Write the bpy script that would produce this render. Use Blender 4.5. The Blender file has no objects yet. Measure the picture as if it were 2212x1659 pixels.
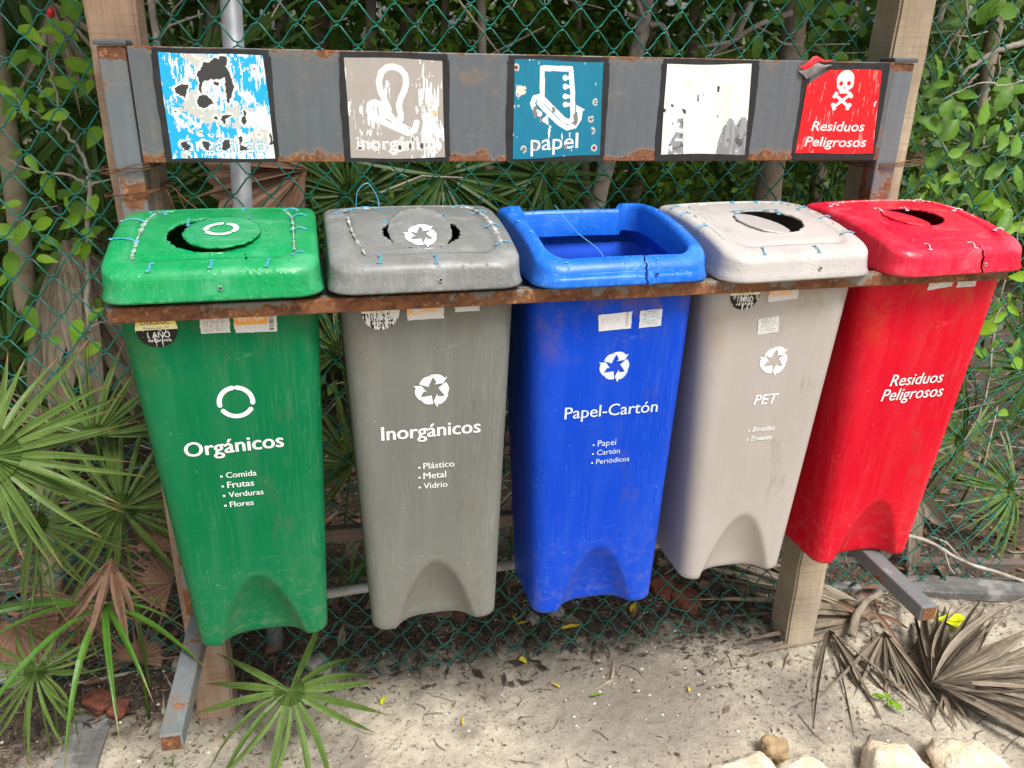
import bpy, bmesh, math, random
import numpy as np
from mathutils import Vector, Matrix, Euler
random.seed(7); RNG = np.random.default_rng(7)
sc = bpy.context.scene
COL = sc.collection
R = math.radians

# ------------------------------------------------------------------ camera, light, exposure
CX, CY, CZ, YAW, PITCH, ROLL, FPX = 0.41163, -1.43498, 1.72294, 0.204568, 0.383221, 0.021357, 1750.73
IW, IH = 2212.0, 1659.0
fw = Vector((math.sin(YAW)*math.cos(PITCH), math.cos(YAW)*math.cos(PITCH), -math.sin(PITCH)))
r0 = Vector((math.cos(YAW), -math.sin(YAW), 0)); u0 = r0.cross(fw)
rr = r0*math.cos(ROLL)+u0*math.sin(ROLL); uu = -r0*math.sin(ROLL)+u0*math.cos(ROLL)
cam = bpy.data.cameras.new('camera'); camo = bpy.data.objects.new('camera', cam); COL.objects.link(camo)
cam.sensor_width = 36; cam.lens = FPX/IW*36; cam.clip_start = .02; cam.clip_end = 500
M = Matrix((rr, uu, -fw)).transposed().to_4x4(); M.translation = (CX, CY, CZ); camo.matrix_world = M
sc.camera = camo

def at(u, v, ax, val):
    """turn a spot of the 2212x1659 picture into a point of the place on the plane ax=val"""
    d = fw + rr*((u-IW/2)/FPX) - uu*((v-IH/2)/FPX)
    i = 'xyz'.index(ax); C = Vector((CX, CY, CZ)); return C + d*((val-C[i])/d[i])

w = bpy.data.worlds.new('World'); sc.world = w; w.use_nodes = True
nt = w.node_tree; bg = nt.nodes['Background']
SUN_EL, SUN_AZ = 58, 155     # azimuth from +Y towards +X: behind and right of the camera
sky = nt.nodes.new('ShaderNodeTexSky'); sky.sky_type = 'NISHITA'; sky.sun_disc = False
sky.sun_elevation = R(SUN_EL); sky.sun_rotation = R(SUN_AZ); sky.air_density = 1.0; sky.dust_density = 5.0; sky.ozone_density = 1.0
hs = nt.nodes.new('ShaderNodeHueSaturation'); hs.inputs['Saturation'].default_value = .28
nt.links.new(sky.outputs[0], hs.inputs['Color']); nt.links.new(hs.outputs[0], bg.inputs[0]); bg.inputs[1].default_value = .12
sl = bpy.data.lights.new('sun', 'SUN'); sl.energy = 2.4; sl.angle = R(18); sl.color = (1, .965, .91)
so = bpy.data.objects.new('sun', sl); COL.objects.link(so)
sd = Vector((math.sin(R(SUN_AZ))*math.cos(R(SUN_EL)), math.cos(R(SUN_AZ))*math.cos(R(SUN_EL)), math.sin(R(SUN_EL))))
so.rotation_euler = sd.to_track_quat('Z', 'Y').to_euler(); so.location = (0, -3, 6)
vs = sc.view_settings; vs.view_transform = 'Standard'; vs.look = 'None'; vs.gamma = 1; vs.use_curve_mapping = False
vs.exposure = .57

# ------------------------------------------------------------------ helpers
def mesh(name, V, F, smooth=False):
    me = bpy.data.meshes.new(name); me.from_pydata([tuple(map(float, v)) for v in V], [], F); me.update()
    if smooth: me.polygons.foreach_set('use_smooth', [True]*len(me.polygons))
    return me
def ob(name, me, mat=None, parent=None, loc=None, rot=None, scale=None):
    o = bpy.data.objects.new(name, me); COL.objects.link(o)
    if mat and me and not me.materials: me.materials.append(mat)
    if parent: o.parent = parent
    if loc is not None: o.location = loc
    if rot is not None: o.rotation_euler = rot
    if scale is not None: o.scale = scale if hasattr(scale, '__len__') else (scale,)*3
    return o
def tag(o, label=None, cat=None, group=None, kind=None):
    if label: o['label'] = label
    if cat: o['category'] = cat
    if group: o['group'] = group
    if kind: o['kind'] = kind
    return o
def thing(name, loc, label, cat, group=None, rot=None):
    o = ob(name, None, loc=loc, rot=rot); o.empty_display_size = .05
    return tag(o, label, cat, group)
class MB:
    def __init__(s): s.V = []; s.F = []
    def add(s, V, F):
        b = len(s.V); s.V += [tuple(v) for v in V]; s.F += [tuple(i+b for i in f) for f in F]; return s
    def box(s, lo, hi, bev=0):
        (a, b, c), (d, e, f) = lo, hi
        if bev <= 0:
            return s.add([(a,b,c),(d,b,c),(d,e,c),(a,e,c),(a,b,f),(d,b,f),(d,e,f),(a,e,f)], [(0,3,2,1),(4,5,6,7),(0,1,5,4),(1,2,6,5),(2,3,7,6),(3,0,4,7)])
        bm = bmesh.new(); bmesh.ops.create_cube(bm, size=1)
        for v in bm.verts: v.co = Vector(((a+d)/2+v.co.x*(d-a), (b+e)/2+v.co.y*(e-b), (c+f)/2+v.co.z*(f-c)))
        bmesh.ops.bevel(bm, geom=list(bm.edges), offset=bev, segments=2, affect='EDGES', profile=.5)
        bm.verts.ensure_lookup_table(); V = [tuple(v.co) for v in bm.verts]; F = [[v.index for v in f.verts] for f in bm.faces]; bm.free()
        return s.add(V, F)
    def tube(s, P, r, n=6, cap=True):
        P = [Vector(p) for p in P]; m = len(P); rs = r if hasattr(r, '__len__') else [r]*m
        t0 = (P[1]-P[0]).normalized(); up = Vector((0,0,1)) if abs(t0.z) < .9 else Vector((1,0,0)); x = t0.cross(up).normalized()
        V = []; F = []
        for i in range(m):
            t = (P[min(i+1,m-1)]-P[max(i-1,0)]).normalized(); x = (x - t*x.dot(t)).normalized(); y = t.cross(x)
            for k in range(n):
                a = 2*math.pi*k/n; V.append(P[i]+(x*math.cos(a)+y*math.sin(a))*rs[i])
        for i in range(m-1):
            for k in range(n): F.append((i*n+k, i*n+(k+1)%n, (i+1)*n+(k+1)%n, (i+1)*n+k))
        if cap: F.append(tuple(range(n))[::-1]); F.append(tuple((m-1)*n+k for k in range(n)))
        return s.add(V, F)
    def mesh(s, name, smooth=False): return mesh(name, s.V, s.F, smooth)
def mesh_nudge(me, amp, freq, seed=0):
    from mathutils import noise
    for v in me.vertices:
        p = v.co*freq+Vector((seed*3.1, seed*1.7, seed)); v.co += noise.noise_vector(p)*amp
    me.update()
def spline(P, k=6):
    P = [Vector(p) for p in P]; Q = [P[0]*2-P[1]]+P+[P[-1]*2-P[-2]]; out = []
    for i in range(1, len(Q)-2):
        for j in range(k):
            t = j/k; a, b, c, d = Q[i-1], Q[i], Q[i+1], Q[i+2]
            out.append(.5*((2*b)+(c-a)*t+(2*a-5*b+4*c-d)*t*t+(3*b-a-3*c+d)*t*t*t))
    out.append(P[-1]); return out

# ------------------------------------------------------------------ materials
def mat(name):
    m = bpy.data.materials.new(name); m.use_nodes = True
    return m, m.node_tree, m.node_tree.nodes['Principled BSDF']
def N(nt, t, **k):
    n = nt.nodes.new(t)
    for a, b in k.items(): setattr(n, a, b)
    return n
def noise(nt, scale=(1,1,1), s=5, detail=4, rough=.6, co='Object', dist=0):
    tc = N(nt, 'ShaderNodeTexCoord'); mp = N(nt, 'ShaderNodeMapping'); mp.inputs['Scale'].default_value = scale
    nz = N(nt, 'ShaderNodeTexNoise'); nz.inputs['Scale'].default_value = s; nz.inputs['Detail'].default_value = detail
    nz.inputs['Roughness'].default_value = rough; nz.inputs['Distortion'].default_value = dist
    nt.links.new(tc.outputs[co], mp.inputs[0]); nt.links.new(mp.outputs[0], nz.inputs[0]); return nz.outputs['Fac']
def ramp(nt, src, a, b, inv=False):
    r = N(nt, 'ShaderNodeMapRange'); r.inputs[1].default_value = a; r.inputs[2].default_value = b
    r.inputs[3].default_value = 1 if inv else 0; r.inputs[4].default_value = 0 if inv else 1; nt.links.new(src, r.inputs[0]); return r.outputs[0]
def val(nt, src, out0, out1, a=0, b=1):
    r = N(nt, 'ShaderNodeMapRange'); r.inputs[1].default_value = a; r.inputs[2].default_value = b
    r.inputs[3].default_value = out0; r.inputs[4].default_value = out1; nt.links.new(src, r.inputs[0]); return r.outputs[0]
def mth(nt, op, a, b=None):
    m = N(nt, 'ShaderNodeMath', operation=op)
    for i, x in enumerate((a, b)):
        if x is None: continue
        if isinstance(x, (int, float)): m.inputs[i].default_value = x
        else: nt.links.new(x, m.inputs[i])
    return m.outputs[0]
def mix(nt, f, a, b):
    m = N(nt, 'ShaderNodeMix', data_type='RGBA')
    for s, x in ((m.inputs[0], f), (m.inputs[6], a), (m.inputs[7], b)):
        if isinstance(x, (int, float)): s.default_value = x
        elif isinstance(x, tuple): s.default_value = (*x[:3], 1)
        else: nt.links.new(x, s)
    return m.outputs[2]
def bump(nt, b, h, strength=.3, dist=.01):
    n = N(nt, 'ShaderNodeBump'); n.inputs['Strength'].default_value = strength; n.inputs['Distance'].default_value = dist
    nt.links.new(h, n.inputs['Height']); nt.links.new(n.outputs[0], b.inputs['Normal'])
def voro(nt, s, feature='F1', co='Object'):
    tc = N(nt, 'ShaderNodeTexCoord'); v = N(nt, 'ShaderNodeTexVoronoi', feature=feature); v.inputs['Scale'].default_value = s
    nt.links.new(tc.outputs[co], v.inputs[0]); return v.outputs['Distance']
def srgb(r, g, b): return tuple(((x/255)/12.92 if x/255 <= .04045 else ((x/255+.055)/1.055)**2.4) for x in (r, g, b))

def plastic(name, col, pale, wear=.5, stain=None, rough=.36, drops=False, dirt=.0):
    m, nt, b = mat(name)
    s1 = noise(nt, (60, 60, 2.2), 3, 5, .65)             # fine vertical abrasion
    s2 = noise(nt, (1, 1, .35), 7, 3, .6)                # where it is worn
    f = mth(nt, 'MULTIPLY', ramp(nt, s1, .5, .78), ramp(nt, s2, .38, .72))
    s3 = noise(nt, (14, 14, .9), 2, 3, .5); f2 = mth(nt, 'MULTIPLY', ramp(nt, s3, .45, .75), .16)
    f = mth(nt, 'ADD', mth(nt, 'MULTIPLY', f, wear), mth(nt, 'MULTIPLY', f2, wear*1.4))
    # bare worn edges: pointiness
    geo = N(nt, 'ShaderNodeNewGeometry'); s4 = noise(nt, (30, 30, 9), 4, 4, .7)
    e = mth(nt, 'MULTIPLY', ramp(nt, geo.outputs['Pointiness'], .51, .56), ramp(nt, s4, .5, .66)); f = mth(nt, 'ADD', f, mth(nt, 'MULTIPLY', e, .5*min(1, wear*2)))
    c = mix(nt, f, col, pale)
    if drops:
        s7 = noise(nt, (1, 2.2, 1), 9, 5, .6); c = mix(nt, mth(nt, 'MULTIPLY', ramp(nt, s7, .56, .72), .42), c, pale)
        s8 = noise(nt, (1, 1, 1), 16, 4, .6); c = mix(nt, mth(nt, 'MULTIPLY', ramp(nt, s8, .55, .75), .35), c, tuple(x*.4 for x in col))
    # hairline scratches at odd angles
    s5 = noise(nt, (3, 3, 40), 5, 3, .5, dist=1.5); c = mix(nt, mth(nt, 'MULTIPLY', ramp(nt, s5, .69, .73), .25*wear), c, pale)
    if stain:
        s6 = noise(nt, (1, 1, .6), 14, 5, .65); tc = N(nt, 'ShaderNodeTexCoord'); sp = N(nt, 'ShaderNodeSeparateXYZ'); nt.links.new(tc.outputs['Object'], sp.inputs[0])
        top = ramp(nt, sp.outputs[2], 1.10, 1.27); c = mix(nt, mth(nt, 'MULTIPLY', mth(nt, 'MULTIPLY', ramp(nt, s6, .5, .68), top), .55), c, stain)
    fd = noise(nt, (1, 1, .5), 3.1, 4, .6); c = mix(nt, mth(nt, 'MULTIPLY', ramp(nt, fd, .45, .70), .07), c, pale); c = mix(nt, mth(nt, 'MULTIPLY', ramp(nt, fd, .30, .52, True), .16), c, tuple(x*.45 for x in col))
    sc_ = noise(nt, (2, 2, 26), 3, 4, .65, dist=.8); sc2 = noise(nt, (1,1,1), 8, 3); c = mix(nt, mth(nt, 'MULTIPLY', mth(nt, 'MULTIPLY', ramp(nt, sc_, .60, .68), ramp(nt, sc2, .50, .62)), .20), c, pale)
    if not drops:
        tg = N(nt, 'ShaderNodeTexCoord'); sg = N(nt, 'ShaderNodeSeparateXYZ'); nt.links.new(tg.outputs['Object'], sg.inputs[0]); gn = noise(nt, (1, 1, 1), 38, 5, .7)
        gr = mth(nt, 'MULTIPLY', ramp(nt, sg.outputs[2], .51, .80, True), ramp(nt, gn, .50, .66)); c = mix(nt, mth(nt, 'MULTIPLY', gr, .22), c, (.30,.26,.20))
        gd = noise(nt, (1, 1, .3), 26, 5, .7); c = mix(nt, mth(nt, 'MULTIPLY', ramp(nt, gd, .60, .74), .30), c, (.10,.085,.06))
    # specks of dust
    sp_ = noise(nt, (1, 1, 1), 95, 2, .5); c = mix(nt, mth(nt, 'MULTIPLY', ramp(nt, sp_, .72, .76), .5), c, pale)
    nt.links.new(c, b.inputs['Base Color'])
    rn = noise(nt, (8, 8, 2), 6, 4, .6); nt.links.new(val(nt, rn, rough-.1, rough+.16), b.inputs['Roughness'])
    b.inputs['Specular IOR Level'].default_value = .13 if not drops else .30
    if drops:
        v = voro(nt, 85); mk = ramp(nt, noise(nt, (1,1,1), 9, 2), .42, .55); dr = mth(nt, 'MULTIPLY', ramp(nt, v, .0, .34, True), mk)
        h = mth(nt, 'ADD', mth(nt, 'MULTIPLY', dr, .8), mth(nt, 'MULTIPLY', s1, .12)); bump(nt, b, h, .55, .0022)
    else:
        lo = noise(nt, (1, 1, .5), 9, 2); bump(nt, b, mth(nt, 'ADD', mth(nt, 'MULTIPLY', s1, .1), mth(nt, 'MULTIPLY', lo, 1.0)), .3, .004)
    return m
def simple(name, col, rough=.6, var=.25, s=20, scale=(1,1,1), metal=0, bm=.3, bd=.003, col2=None):
    m, nt, b = mat(name); f = noise(nt, scale, s, 4, .6)
    c2 = col2 or tuple(x*(1-var) for x in col); c1 = col if col2 else tuple(min(1, x*(1+var*.6)) for x in col)
    nt.links.new(mix(nt, ramp(nt, f, .3, .7), c2, c1), b.inputs['Base Color']); b.inputs['Roughness'].default_value = rough; b.inputs['Metallic'].default_value = metal
    if bm: bump(nt, b, f, bm, bd)
    return m
RUST = [(.085,.032,.016), (.24,.092,.036), (.38,.18,.08)]
def rusty(name, paint, amount, bottom=None, s=9, toprust=None, rough=.42):
    """grey painted steel with flaking rust. bottom=(z0,z1): more rust towards z0"""
    m, nt, b = mat(name)
    n1 = noise(nt, (1, 1, 1), s, 7, .68); n2 = noise(nt, (1, 1, 1), s*5, 5, .65); n3 = noise(nt, (25, 25, 2), 3, 3, .5)
    f = n1
    if bottom:
        tc = N(nt, 'ShaderNodeTexCoord'); sp = N(nt, 'ShaderNodeSeparateXYZ'); nt.links.new(tc.outputs['Object'], sp.inputs[0])
        f = mth(nt, 'ADD', n1, mth(nt, 'MULTIPLY', ramp(nt, sp.outputs[2], bottom[0], bottom[1], True), bottom[2]))
        if toprust: f = mth(nt, 'ADD', f, mth(nt, 'MULTIPLY', ramp(nt, sp.outputs[2], toprust[0], toprust[1]), toprust[2]))
    f = mth(nt, 'ADD', f, mth(nt, 'MULTIPLY', mth(nt, 'SUBTRACT', n2, .5), .22))
    k = 1-amount; rf = ramp(nt, f, k, k+.035); halo = ramp(nt, f, k-.07, k+.01)
    pc = mix(nt, ramp(nt, n3, .3, .75), tuple(x*.9 for x in paint), tuple(x*1.08 for x in paint))
    scr = noise(nt, (4, 4, 46), 4, 4, .6, dist=1.2); sc3 = noise(nt, (30, 4, 3), 5, 4, .6, dist=1.0); spk = noise(nt, (1, 1, 1), 55, 3, .6)
    pc = mix(nt, mth(nt, 'MULTIPLY', ramp(nt, scr, .62, .70), .35), pc, tuple(min(1, x*2.2) for x in paint)); pc = mix(nt, mth(nt, 'MULTIPLY', ramp(nt, sc3, .60, .72), .30), pc, tuple(x*.45 for x in paint))
    pc = mix(nt, mth(nt, 'MULTIPLY', ramp(nt, spk, .70, .74), .6), pc, RUST[0]); pc = mix(nt, mth(nt, 'MULTIPLY', ramp(nt, n1, .5, .7), .22), pc, (.20, .17, .13))
    pc = mix(nt, mth(nt, 'MULTIPLY', halo, .45), pc, (.26, .17, .10))
    rc = mix(nt, ramp(nt, n2, .35, .62), RUST[0], RUST[1]); rc = mix(nt, ramp(nt, noise(nt, (1,1,1), s*12, 3), .55, .7), rc, RUST[2])
    nt.links.new(mix(nt, rf, pc, rc), b.inputs['Base Color']); nt.links.new(val(nt, rf, rough, .85), b.inputs['Roughness'])
    bump(nt, b, mth(nt, 'ADD', mth(nt, 'MULTIPLY', rf, mth(nt, 'ADD', n2, .3)), mth(nt, 'MULTIPLY', n3, .1)), .5, .003)
    return m
def vcol(name, rough=.45, spec=.4, bm=.15):
    m, nt, b = mat(name); a = N(nt, 'ShaderNodeVertexColor'); a.layer_name = 'Col'; nt.links.new(a.outputs[0], b.inputs['Base Color'])
    b.inputs['Roughness'].default_value = rough; b.inputs['Specular IOR Level'].default_value = spec
    if bm: bump(nt, b, noise(nt, (1,1,1), 60, 3), bm, .002)
    return m
def printmat(name, under, wear, colr=(.78,.80,.80)):
    m, nt, b = mat(name); s = noise(nt, (55, 55, 7), 3, 5, .7); s2 = noise(nt, (1,1,1), 9, 2)
    f = mth(nt, 'ADD', s, mth(nt, 'MULTIPLY', mth(nt, 'SUBTRACT', s2, .5), .5))
    nt.links.new(mix(nt, ramp(nt, f, 1-wear-.03, 1-wear+.03), colr, under), b.inputs['Base Color']); b.inputs['Roughness'].default_value = .5
    return m
def leafmat(name, c1, c2, rough=.38, brown=None, trans=.25, veins=True, s=9):
    m, nt, b = mat(name); oi = N(nt, 'ShaderNodeObjectInfo'); n1 = noise(nt, (1,1,1), s, 4, .6); n2 = noise(nt, (1,1,1), s*7, 3, .6)
    c = mix(nt, mth(nt, 'ADD', mth(nt, 'MULTIPLY', oi.outputs['Random'], .6), mth(nt, 'MULTIPLY', ramp(nt, n1, .3, .7), .4)), c1, c2)
    c = mix(nt, mth(nt, 'MULTIPLY', ramp(nt, n2, .5, .75), .3), c, tuple(min(1, x*1.7) for x in c2))
    if name[:3] in ('pal', 'dry'):
        n3 = noise(nt, (1.6, 48, 1), 1.6, 3, .6); c = mix(nt, mth(nt, 'MULTIPLY', ramp(nt, n3, .42, .66), .6), c, tuple(x*.38 for x in c1))
    if brown:
        a = N(nt, 'ShaderNodeAttribute', attribute_name='tip'); c = mix(nt, ramp(nt, mth(nt, 'ADD', a.outputs['Fac'], mth(nt, 'MULTIPLY', mth(nt, 'SUBTRACT', n1, .5), .5)), .84, .93), c, brown)
        sp = noise(nt, (1,1,1), 70, 2); c = mix(nt, mth(nt, 'MULTIPLY', ramp(nt, sp, .69, .74), .6), c, (.42,.38,.28))
    nt.links.new(c, b.inputs['Base Color']); b.inputs['Roughness'].default_value = rough; b.inputs['Specular IOR Level'].default_value = .24
    bump(nt, b, n2, .3, .002)
    if trans:
        tr = N(nt, 'ShaderNodeBsdfTranslucent'); nt.links.new(c, tr.inputs[0]); mx = N(nt, 'ShaderNodeMixShader'); mx.inputs[0].default_value = trans
        out = nt.nodes['Material Output']; nt.links.new(b.outputs[0], mx.inputs[1]); nt.links.new(tr.outputs[0], mx.inputs[2]); nt.links.new(mx.outputs[0], out.inputs[0])
    return m

MT = {}
GREEN, GREENL = (.0, .150, .052), (.001, .27, .075)
MT['green_body'] = plastic('green_body', GREEN, (.20,.38,.22), .36, stain=(.10,.13,.03))
MT['green_lid'] = plastic('green_lid', GREENL, (.16,.50,.30), .5, rough=.28, drops=True)
MT['grey_body'] = plastic('grey_body', (.165,.168,.148), (.40,.40,.37), .5, stain=(.17,.13,.07))
MT['grey_lid'] = plastic('grey_lid', (.17,.175,.17), (.42,.42,.41), .6, rough=.34, drops=True)
MT['blue_body'] = plastic('blue_body', (.002,.055,.54), (.14,.28,.74), .36, stain=(.19,.12,.05))
MT['blue_lid'] = plastic('blue_lid', (.004,.125,.66), (.12,.36,.80), .4, rough=.27, drops=True)
MT['pet_body'] = plastic('pet_body', (.42,.38,.35), (.60,.57,.53), .3, stain=(.38,.25,.12))
MT['pet_lid'] = plastic('pet_lid', (.46,.43,.41), (.64,.62,.59), .35, rough=.3, drops=True)
MT['red_body'] = plastic('red_body', (.62,.001,.018), (.80,.20,.20), .35, stain=(.5,.10,.03))
MT['red_lid'] = plastic('red_lid', (.68,.003,.032), (.80,.20,.24), .4, rough=.28, drops=True)
MT['bin_inside'] = simple('bin_inside', (.012,.012,.012), .7)
STEEL = srgb(112, 120, 128)
MT['steel_board'] = rusty('steel_board', srgb(94,99,103), .34, (1.508, 1.545, .30), 11, (1.705, 1.729, .16))
MT['steel_post'] = rusty('steel_post', srgb(106,113,118), .36, (1.30, 1.62, .22), 7, (1.70, 1.725, .5))
MT['steel_rail'] = rusty('steel_rail', srgb(112,114,106), .52, (1.284, 1.312, .14), 7)
MT['steel_foot'] = rusty('steel_foot', srgb(112,118,120), .40, None, 14)
MT['steel_plate'] = simple('steel_plate', srgb(72,80,88), .4, .25, 8)
MT['rust'] = rusty('rust', (.16,.07,.045), .9, None, 12)
MT['cap'] = simple('cap', srgb(84,90,96), .5, .15)
MT['tape'] = simple('tape', (.018,.018,.019), .42, .5, 35, (1,1,1), 0, .5, .001)
MT['wire_rust'] = simple('wire_rust', (.14,.055,.025), .8, .4, 60)
MT['fence_wire'] = simple('fence_wire', (.006,.155,.118), .32, .25, 15)
MT['galv'] = simple('galv', (.40,.42,.44), .5, .25, 14, (1,1,.6), .25)
MT['pvc'] = simple('pvc', (.42,.42,.40), .6, .5, 9, (1,3,3), col2=(.16,.15,.13))
MT['twine'] = simple('twine', (.10,.40,.60), .5, .2)
MT['twine_white'] = simple('twine_white', (.55,.66,.72), .5, .2)
MT['sand_rock'] = simple('sand_rock', (.80,.74,.61), .95, .3, 22, bm=1, bd=.015, col2=(.66,.53,.34))
MT['tan_rock'] = simple('tan_rock', (.42,.29,.16), .9, .4, 16, bm=.8, bd=.01)
MT['grey_rock'] = simple('grey_rock', (.30,.28,.25), .9, .5, 22, bm=.9, bd=.01)
MT['husk'] = simple('husk', (.25,.07,.035), .9, .6, 22, bm=1, bd=.015, col2=(.07,.030,.022))
MT['pet_print'] = None
def wood(name, light, dark, gray=(.30,.28,.25), lich=0.3, along=2):
    m, nt, b = mat(name); sc1 = [60, 60, 60]; sc1[along] = 2.5
    saw = [4, 4, 4]; saw[along] = 130
    g = noise(nt, tuple(sc1), 1.3, 5, .65); s = noise(nt, tuple(saw), 1, 3, .6); bl = noise(nt, (1,1,1), 5, 5, .65)
    c = mix(nt, ramp(nt, bl, .35, .65), light, dark); c = mix(nt, mth(nt, 'MULTIPLY', ramp(nt, g, .45, .75), .45), c, tuple(x*.45 for x in dark))
    c = mix(nt, mth(nt, 'MULTIPLY', ramp(nt, s, .5, .7), .4), c, tuple(x*.5 for x in dark))
    c = mix(nt, mth(nt, 'MULTIPLY', ramp(nt, noise(nt, (1,1,1), 11, 4), .52, .62), lich), c, gray)
    nt.links.new(c, b.inputs['Base Color']); b.inputs['Roughness'].default_value = .85
    bump(nt, b, mth(nt, 'ADD', mth(nt, 'MULTIPLY', s, .6), g), .6, .003); return m
MT['wood_left'] = wood('wood_left', (.40,.27,.18), (.27,.18,.12), (.36,.33,.27), .35)
MT['wood_right'] = wood('wood_right', (.50,.41,.29), (.36,.28,.19), (.34,.31,.25), .35)
MT['plank_brown'] = wood('plank_brown', (.17,.13,.11), (.11,.085,.07), (.2,.19,.18), .3, 0)
MT['plank_grey'] = wood('plank_grey', (.22,.21,.20), (.09,.088,.08), (.4,.39,.38), .45, 0)
MT['bark'] = simple('bark', (.33,.27,.20), .9, .5, 14, (1,1,.5), bm=.9, bd=.015, col2=(.12,.10,.075))
MT['bark_pale'] = simple('bark_pale', (.50,.45,.39), .9, .4, 18, bm=.6, bd=.008, col2=(.17,.14,.11))
MT['palm_trunk'] = simple('palm_trunk', (.30,.26,.17), .9, .4, 8, (1,1,3), bm=.6, bd=.01, col2=(.17,.14,.09))
MT['leaf_bright'] = leafmat('leaf_bright', (.12,.28,.018), (.26,.46,.03), .32, trans=.3)
MT['leaf_mid'] = leafmat('leaf_mid', (.075,.19,.022), (.17,.34,.035), .34, trans=.25)
MT['leaf_ovate'] = leafmat('leaf_ovate', (.055,.15,.020), (.15,.29,.035), .33, trans=.22)
MT['leaf_yellow'] = leafmat('leaf_yellow', (.62,.45,.03), (.75,.62,.06), .5, trans=.15)
MT['leaf_neon'] = leafmat('leaf_neon', (.70,.80,.01), (.80,.86,.02), .5, trans=.2)
MT['palm_green'] = leafmat('palm_green', (.062,.115,.022), (.14,.22,.052), .36, brown=(.28,.16,.09), trans=.15)
MT['palm_lime'] = leafmat('palm_lime', (.055,.15,.016), (.10,.23,.028), .32, brown=(.30,.18,.08), trans=.2)
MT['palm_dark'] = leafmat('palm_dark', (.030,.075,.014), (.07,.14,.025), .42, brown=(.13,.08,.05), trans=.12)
MT['dry_brown'] = leafmat('dry_brown', (.20,.105,.065), (.30,.19,.13), .7, trans=.08)
MT['dry_grey'] = leafmat('dry_grey', (.17,.13,.095), (.42,.36,.27), .75, trans=.05, s=26)
MT['dry_dark'] = leafmat('dry_dark', (.10,.076,.055), (.36,.30,.22), .6, trans=.03, s=26)
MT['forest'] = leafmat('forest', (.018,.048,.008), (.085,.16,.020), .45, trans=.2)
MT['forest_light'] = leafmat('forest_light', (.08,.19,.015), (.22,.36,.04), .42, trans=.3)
MT['petal'] = simple('petal', (.62,.008,.012), .4, .2)
MT['silver'] = simple('silver', (.30,.30,.29), .4, .7, 40, bm=.8, bd=.003, col2=(.10,.10,.10))
MT['litter_dark'] = simple('litter_dark', (.05,.038,.028), .9, .5, 30)
MT['litter_brown'] = simple('litter_brown', (.17,.12,.085), .9, .5, 30)
MT['pebble'] = simple('pebble', (.60,.54,.44), .9, .3, 30)

# ------------------------------------------------------------------ ground (structure)
def hnoise(x, y, f, seed=0):
    from mathutils import noise as nz
    return nz.noise(Vector((x*f+seed, y*f-seed, seed*.37)))
def gz(x, y):
    z = .018*hnoise(x, y, 2.2, 1) + .010*hnoise(x, y, 7, 2)
    # a low bank of litter under the fence, sand scooped clear below the bins
    z += .05*math.exp(-((y-.80)/.22)**2)
    return z
gxs = np.concatenate([-1.2-np.geomspace(.05, 60, 22)[::-1], np.arange(-1.2, 3.4, .0125), 3.4+np.geomspace(.05, 60, 22)])
gys = np.concatenate([-1.0-np.geomspace(.05, 40, 18)[::-1], np.arange(-1.0, 1.6, .0125), 1.6+np.geomspace(.05, 90, 26)])
nx, ny = len(gxs), len(gys)
from mathutils import noise as _nz
V = []
for y in gys:
    for x in gxs:
        z = gz(x, y)
        if -1.2 <= x <= 3.4 and -.6 <= y <= 1.3:
            z += .0055*_nz.noise(Vector((x*38, y*38, 0))) + .003*_nz.noise(Vector((x*90, y*90, 4)))
        V.append((x, y, z))
F = [(j*nx+i, j*nx+i+1, (j+1)*nx+i+1, (j+1)*nx+i) for j in range(ny-1) for i in range(nx-1)]
m, nt_, b = mat('sandy_ground')
tc = N(nt_, 'ShaderNodeTexCoord'); sp = N(nt_, 'ShaderNodeSeparateXYZ'); nt_.links.new(tc.outputs['Object'], sp.inputs[0])
big = noise(nt_, (1,1,1), 3.2, 5, .65); med = noise(nt_, (1,1,1), 16, 5, .65); fine = noise(nt_, (1,1,1), 75, 4, .7); grain = noise(nt_, (1,1,1), 320, 2, .6)
sand = mix(nt_, ramp(nt_, med, .3, .7), (.35,.305,.235), (.54,.485,.38))
sand = mix(nt_, mth(nt_, 'MULTIPLY', ramp(nt_, grain, .3, .75), .4), sand, (.70,.63,.50))
sand = mix(nt_, mth(nt_, 'MULTIPLY', ramp(nt_, big, .44, .58), .72), sand, (.20,.175,.15))
sand = mix(nt_, mth(nt_, 'MULTIPLY', ramp(nt_, fine, .565, .64), .7), sand, (.085,.07,.055))
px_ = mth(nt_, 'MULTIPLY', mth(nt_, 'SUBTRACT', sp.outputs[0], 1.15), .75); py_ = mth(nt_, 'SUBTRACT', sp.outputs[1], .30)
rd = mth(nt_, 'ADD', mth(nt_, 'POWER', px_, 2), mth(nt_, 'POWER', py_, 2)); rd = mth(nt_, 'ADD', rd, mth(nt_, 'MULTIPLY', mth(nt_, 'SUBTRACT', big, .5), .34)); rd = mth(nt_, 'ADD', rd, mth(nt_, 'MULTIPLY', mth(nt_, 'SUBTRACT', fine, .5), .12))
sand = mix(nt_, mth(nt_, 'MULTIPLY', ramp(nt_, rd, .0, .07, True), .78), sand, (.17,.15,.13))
yy = mth(nt_, 'ADD', sp.outputs[1], mth(nt_, 'MULTIPLY', mth(nt_, 'SUBTRACT', med, .5), .45))
yy = mth(nt_, 'ADD', yy, mth(nt_, 'MULTIPLY', ramp(nt_, sp.outputs[0], -.9, .25, True), .30))
soil = mix(nt_, ramp(nt_, fine, .35, .65), (.035,.026,.018), (.13,.10,.075)); soil = mix(nt_, mth(nt_, 'MULTIPLY', ramp(nt_, med, .58, .66), .6), soil, (.32,.28,.22))
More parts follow.
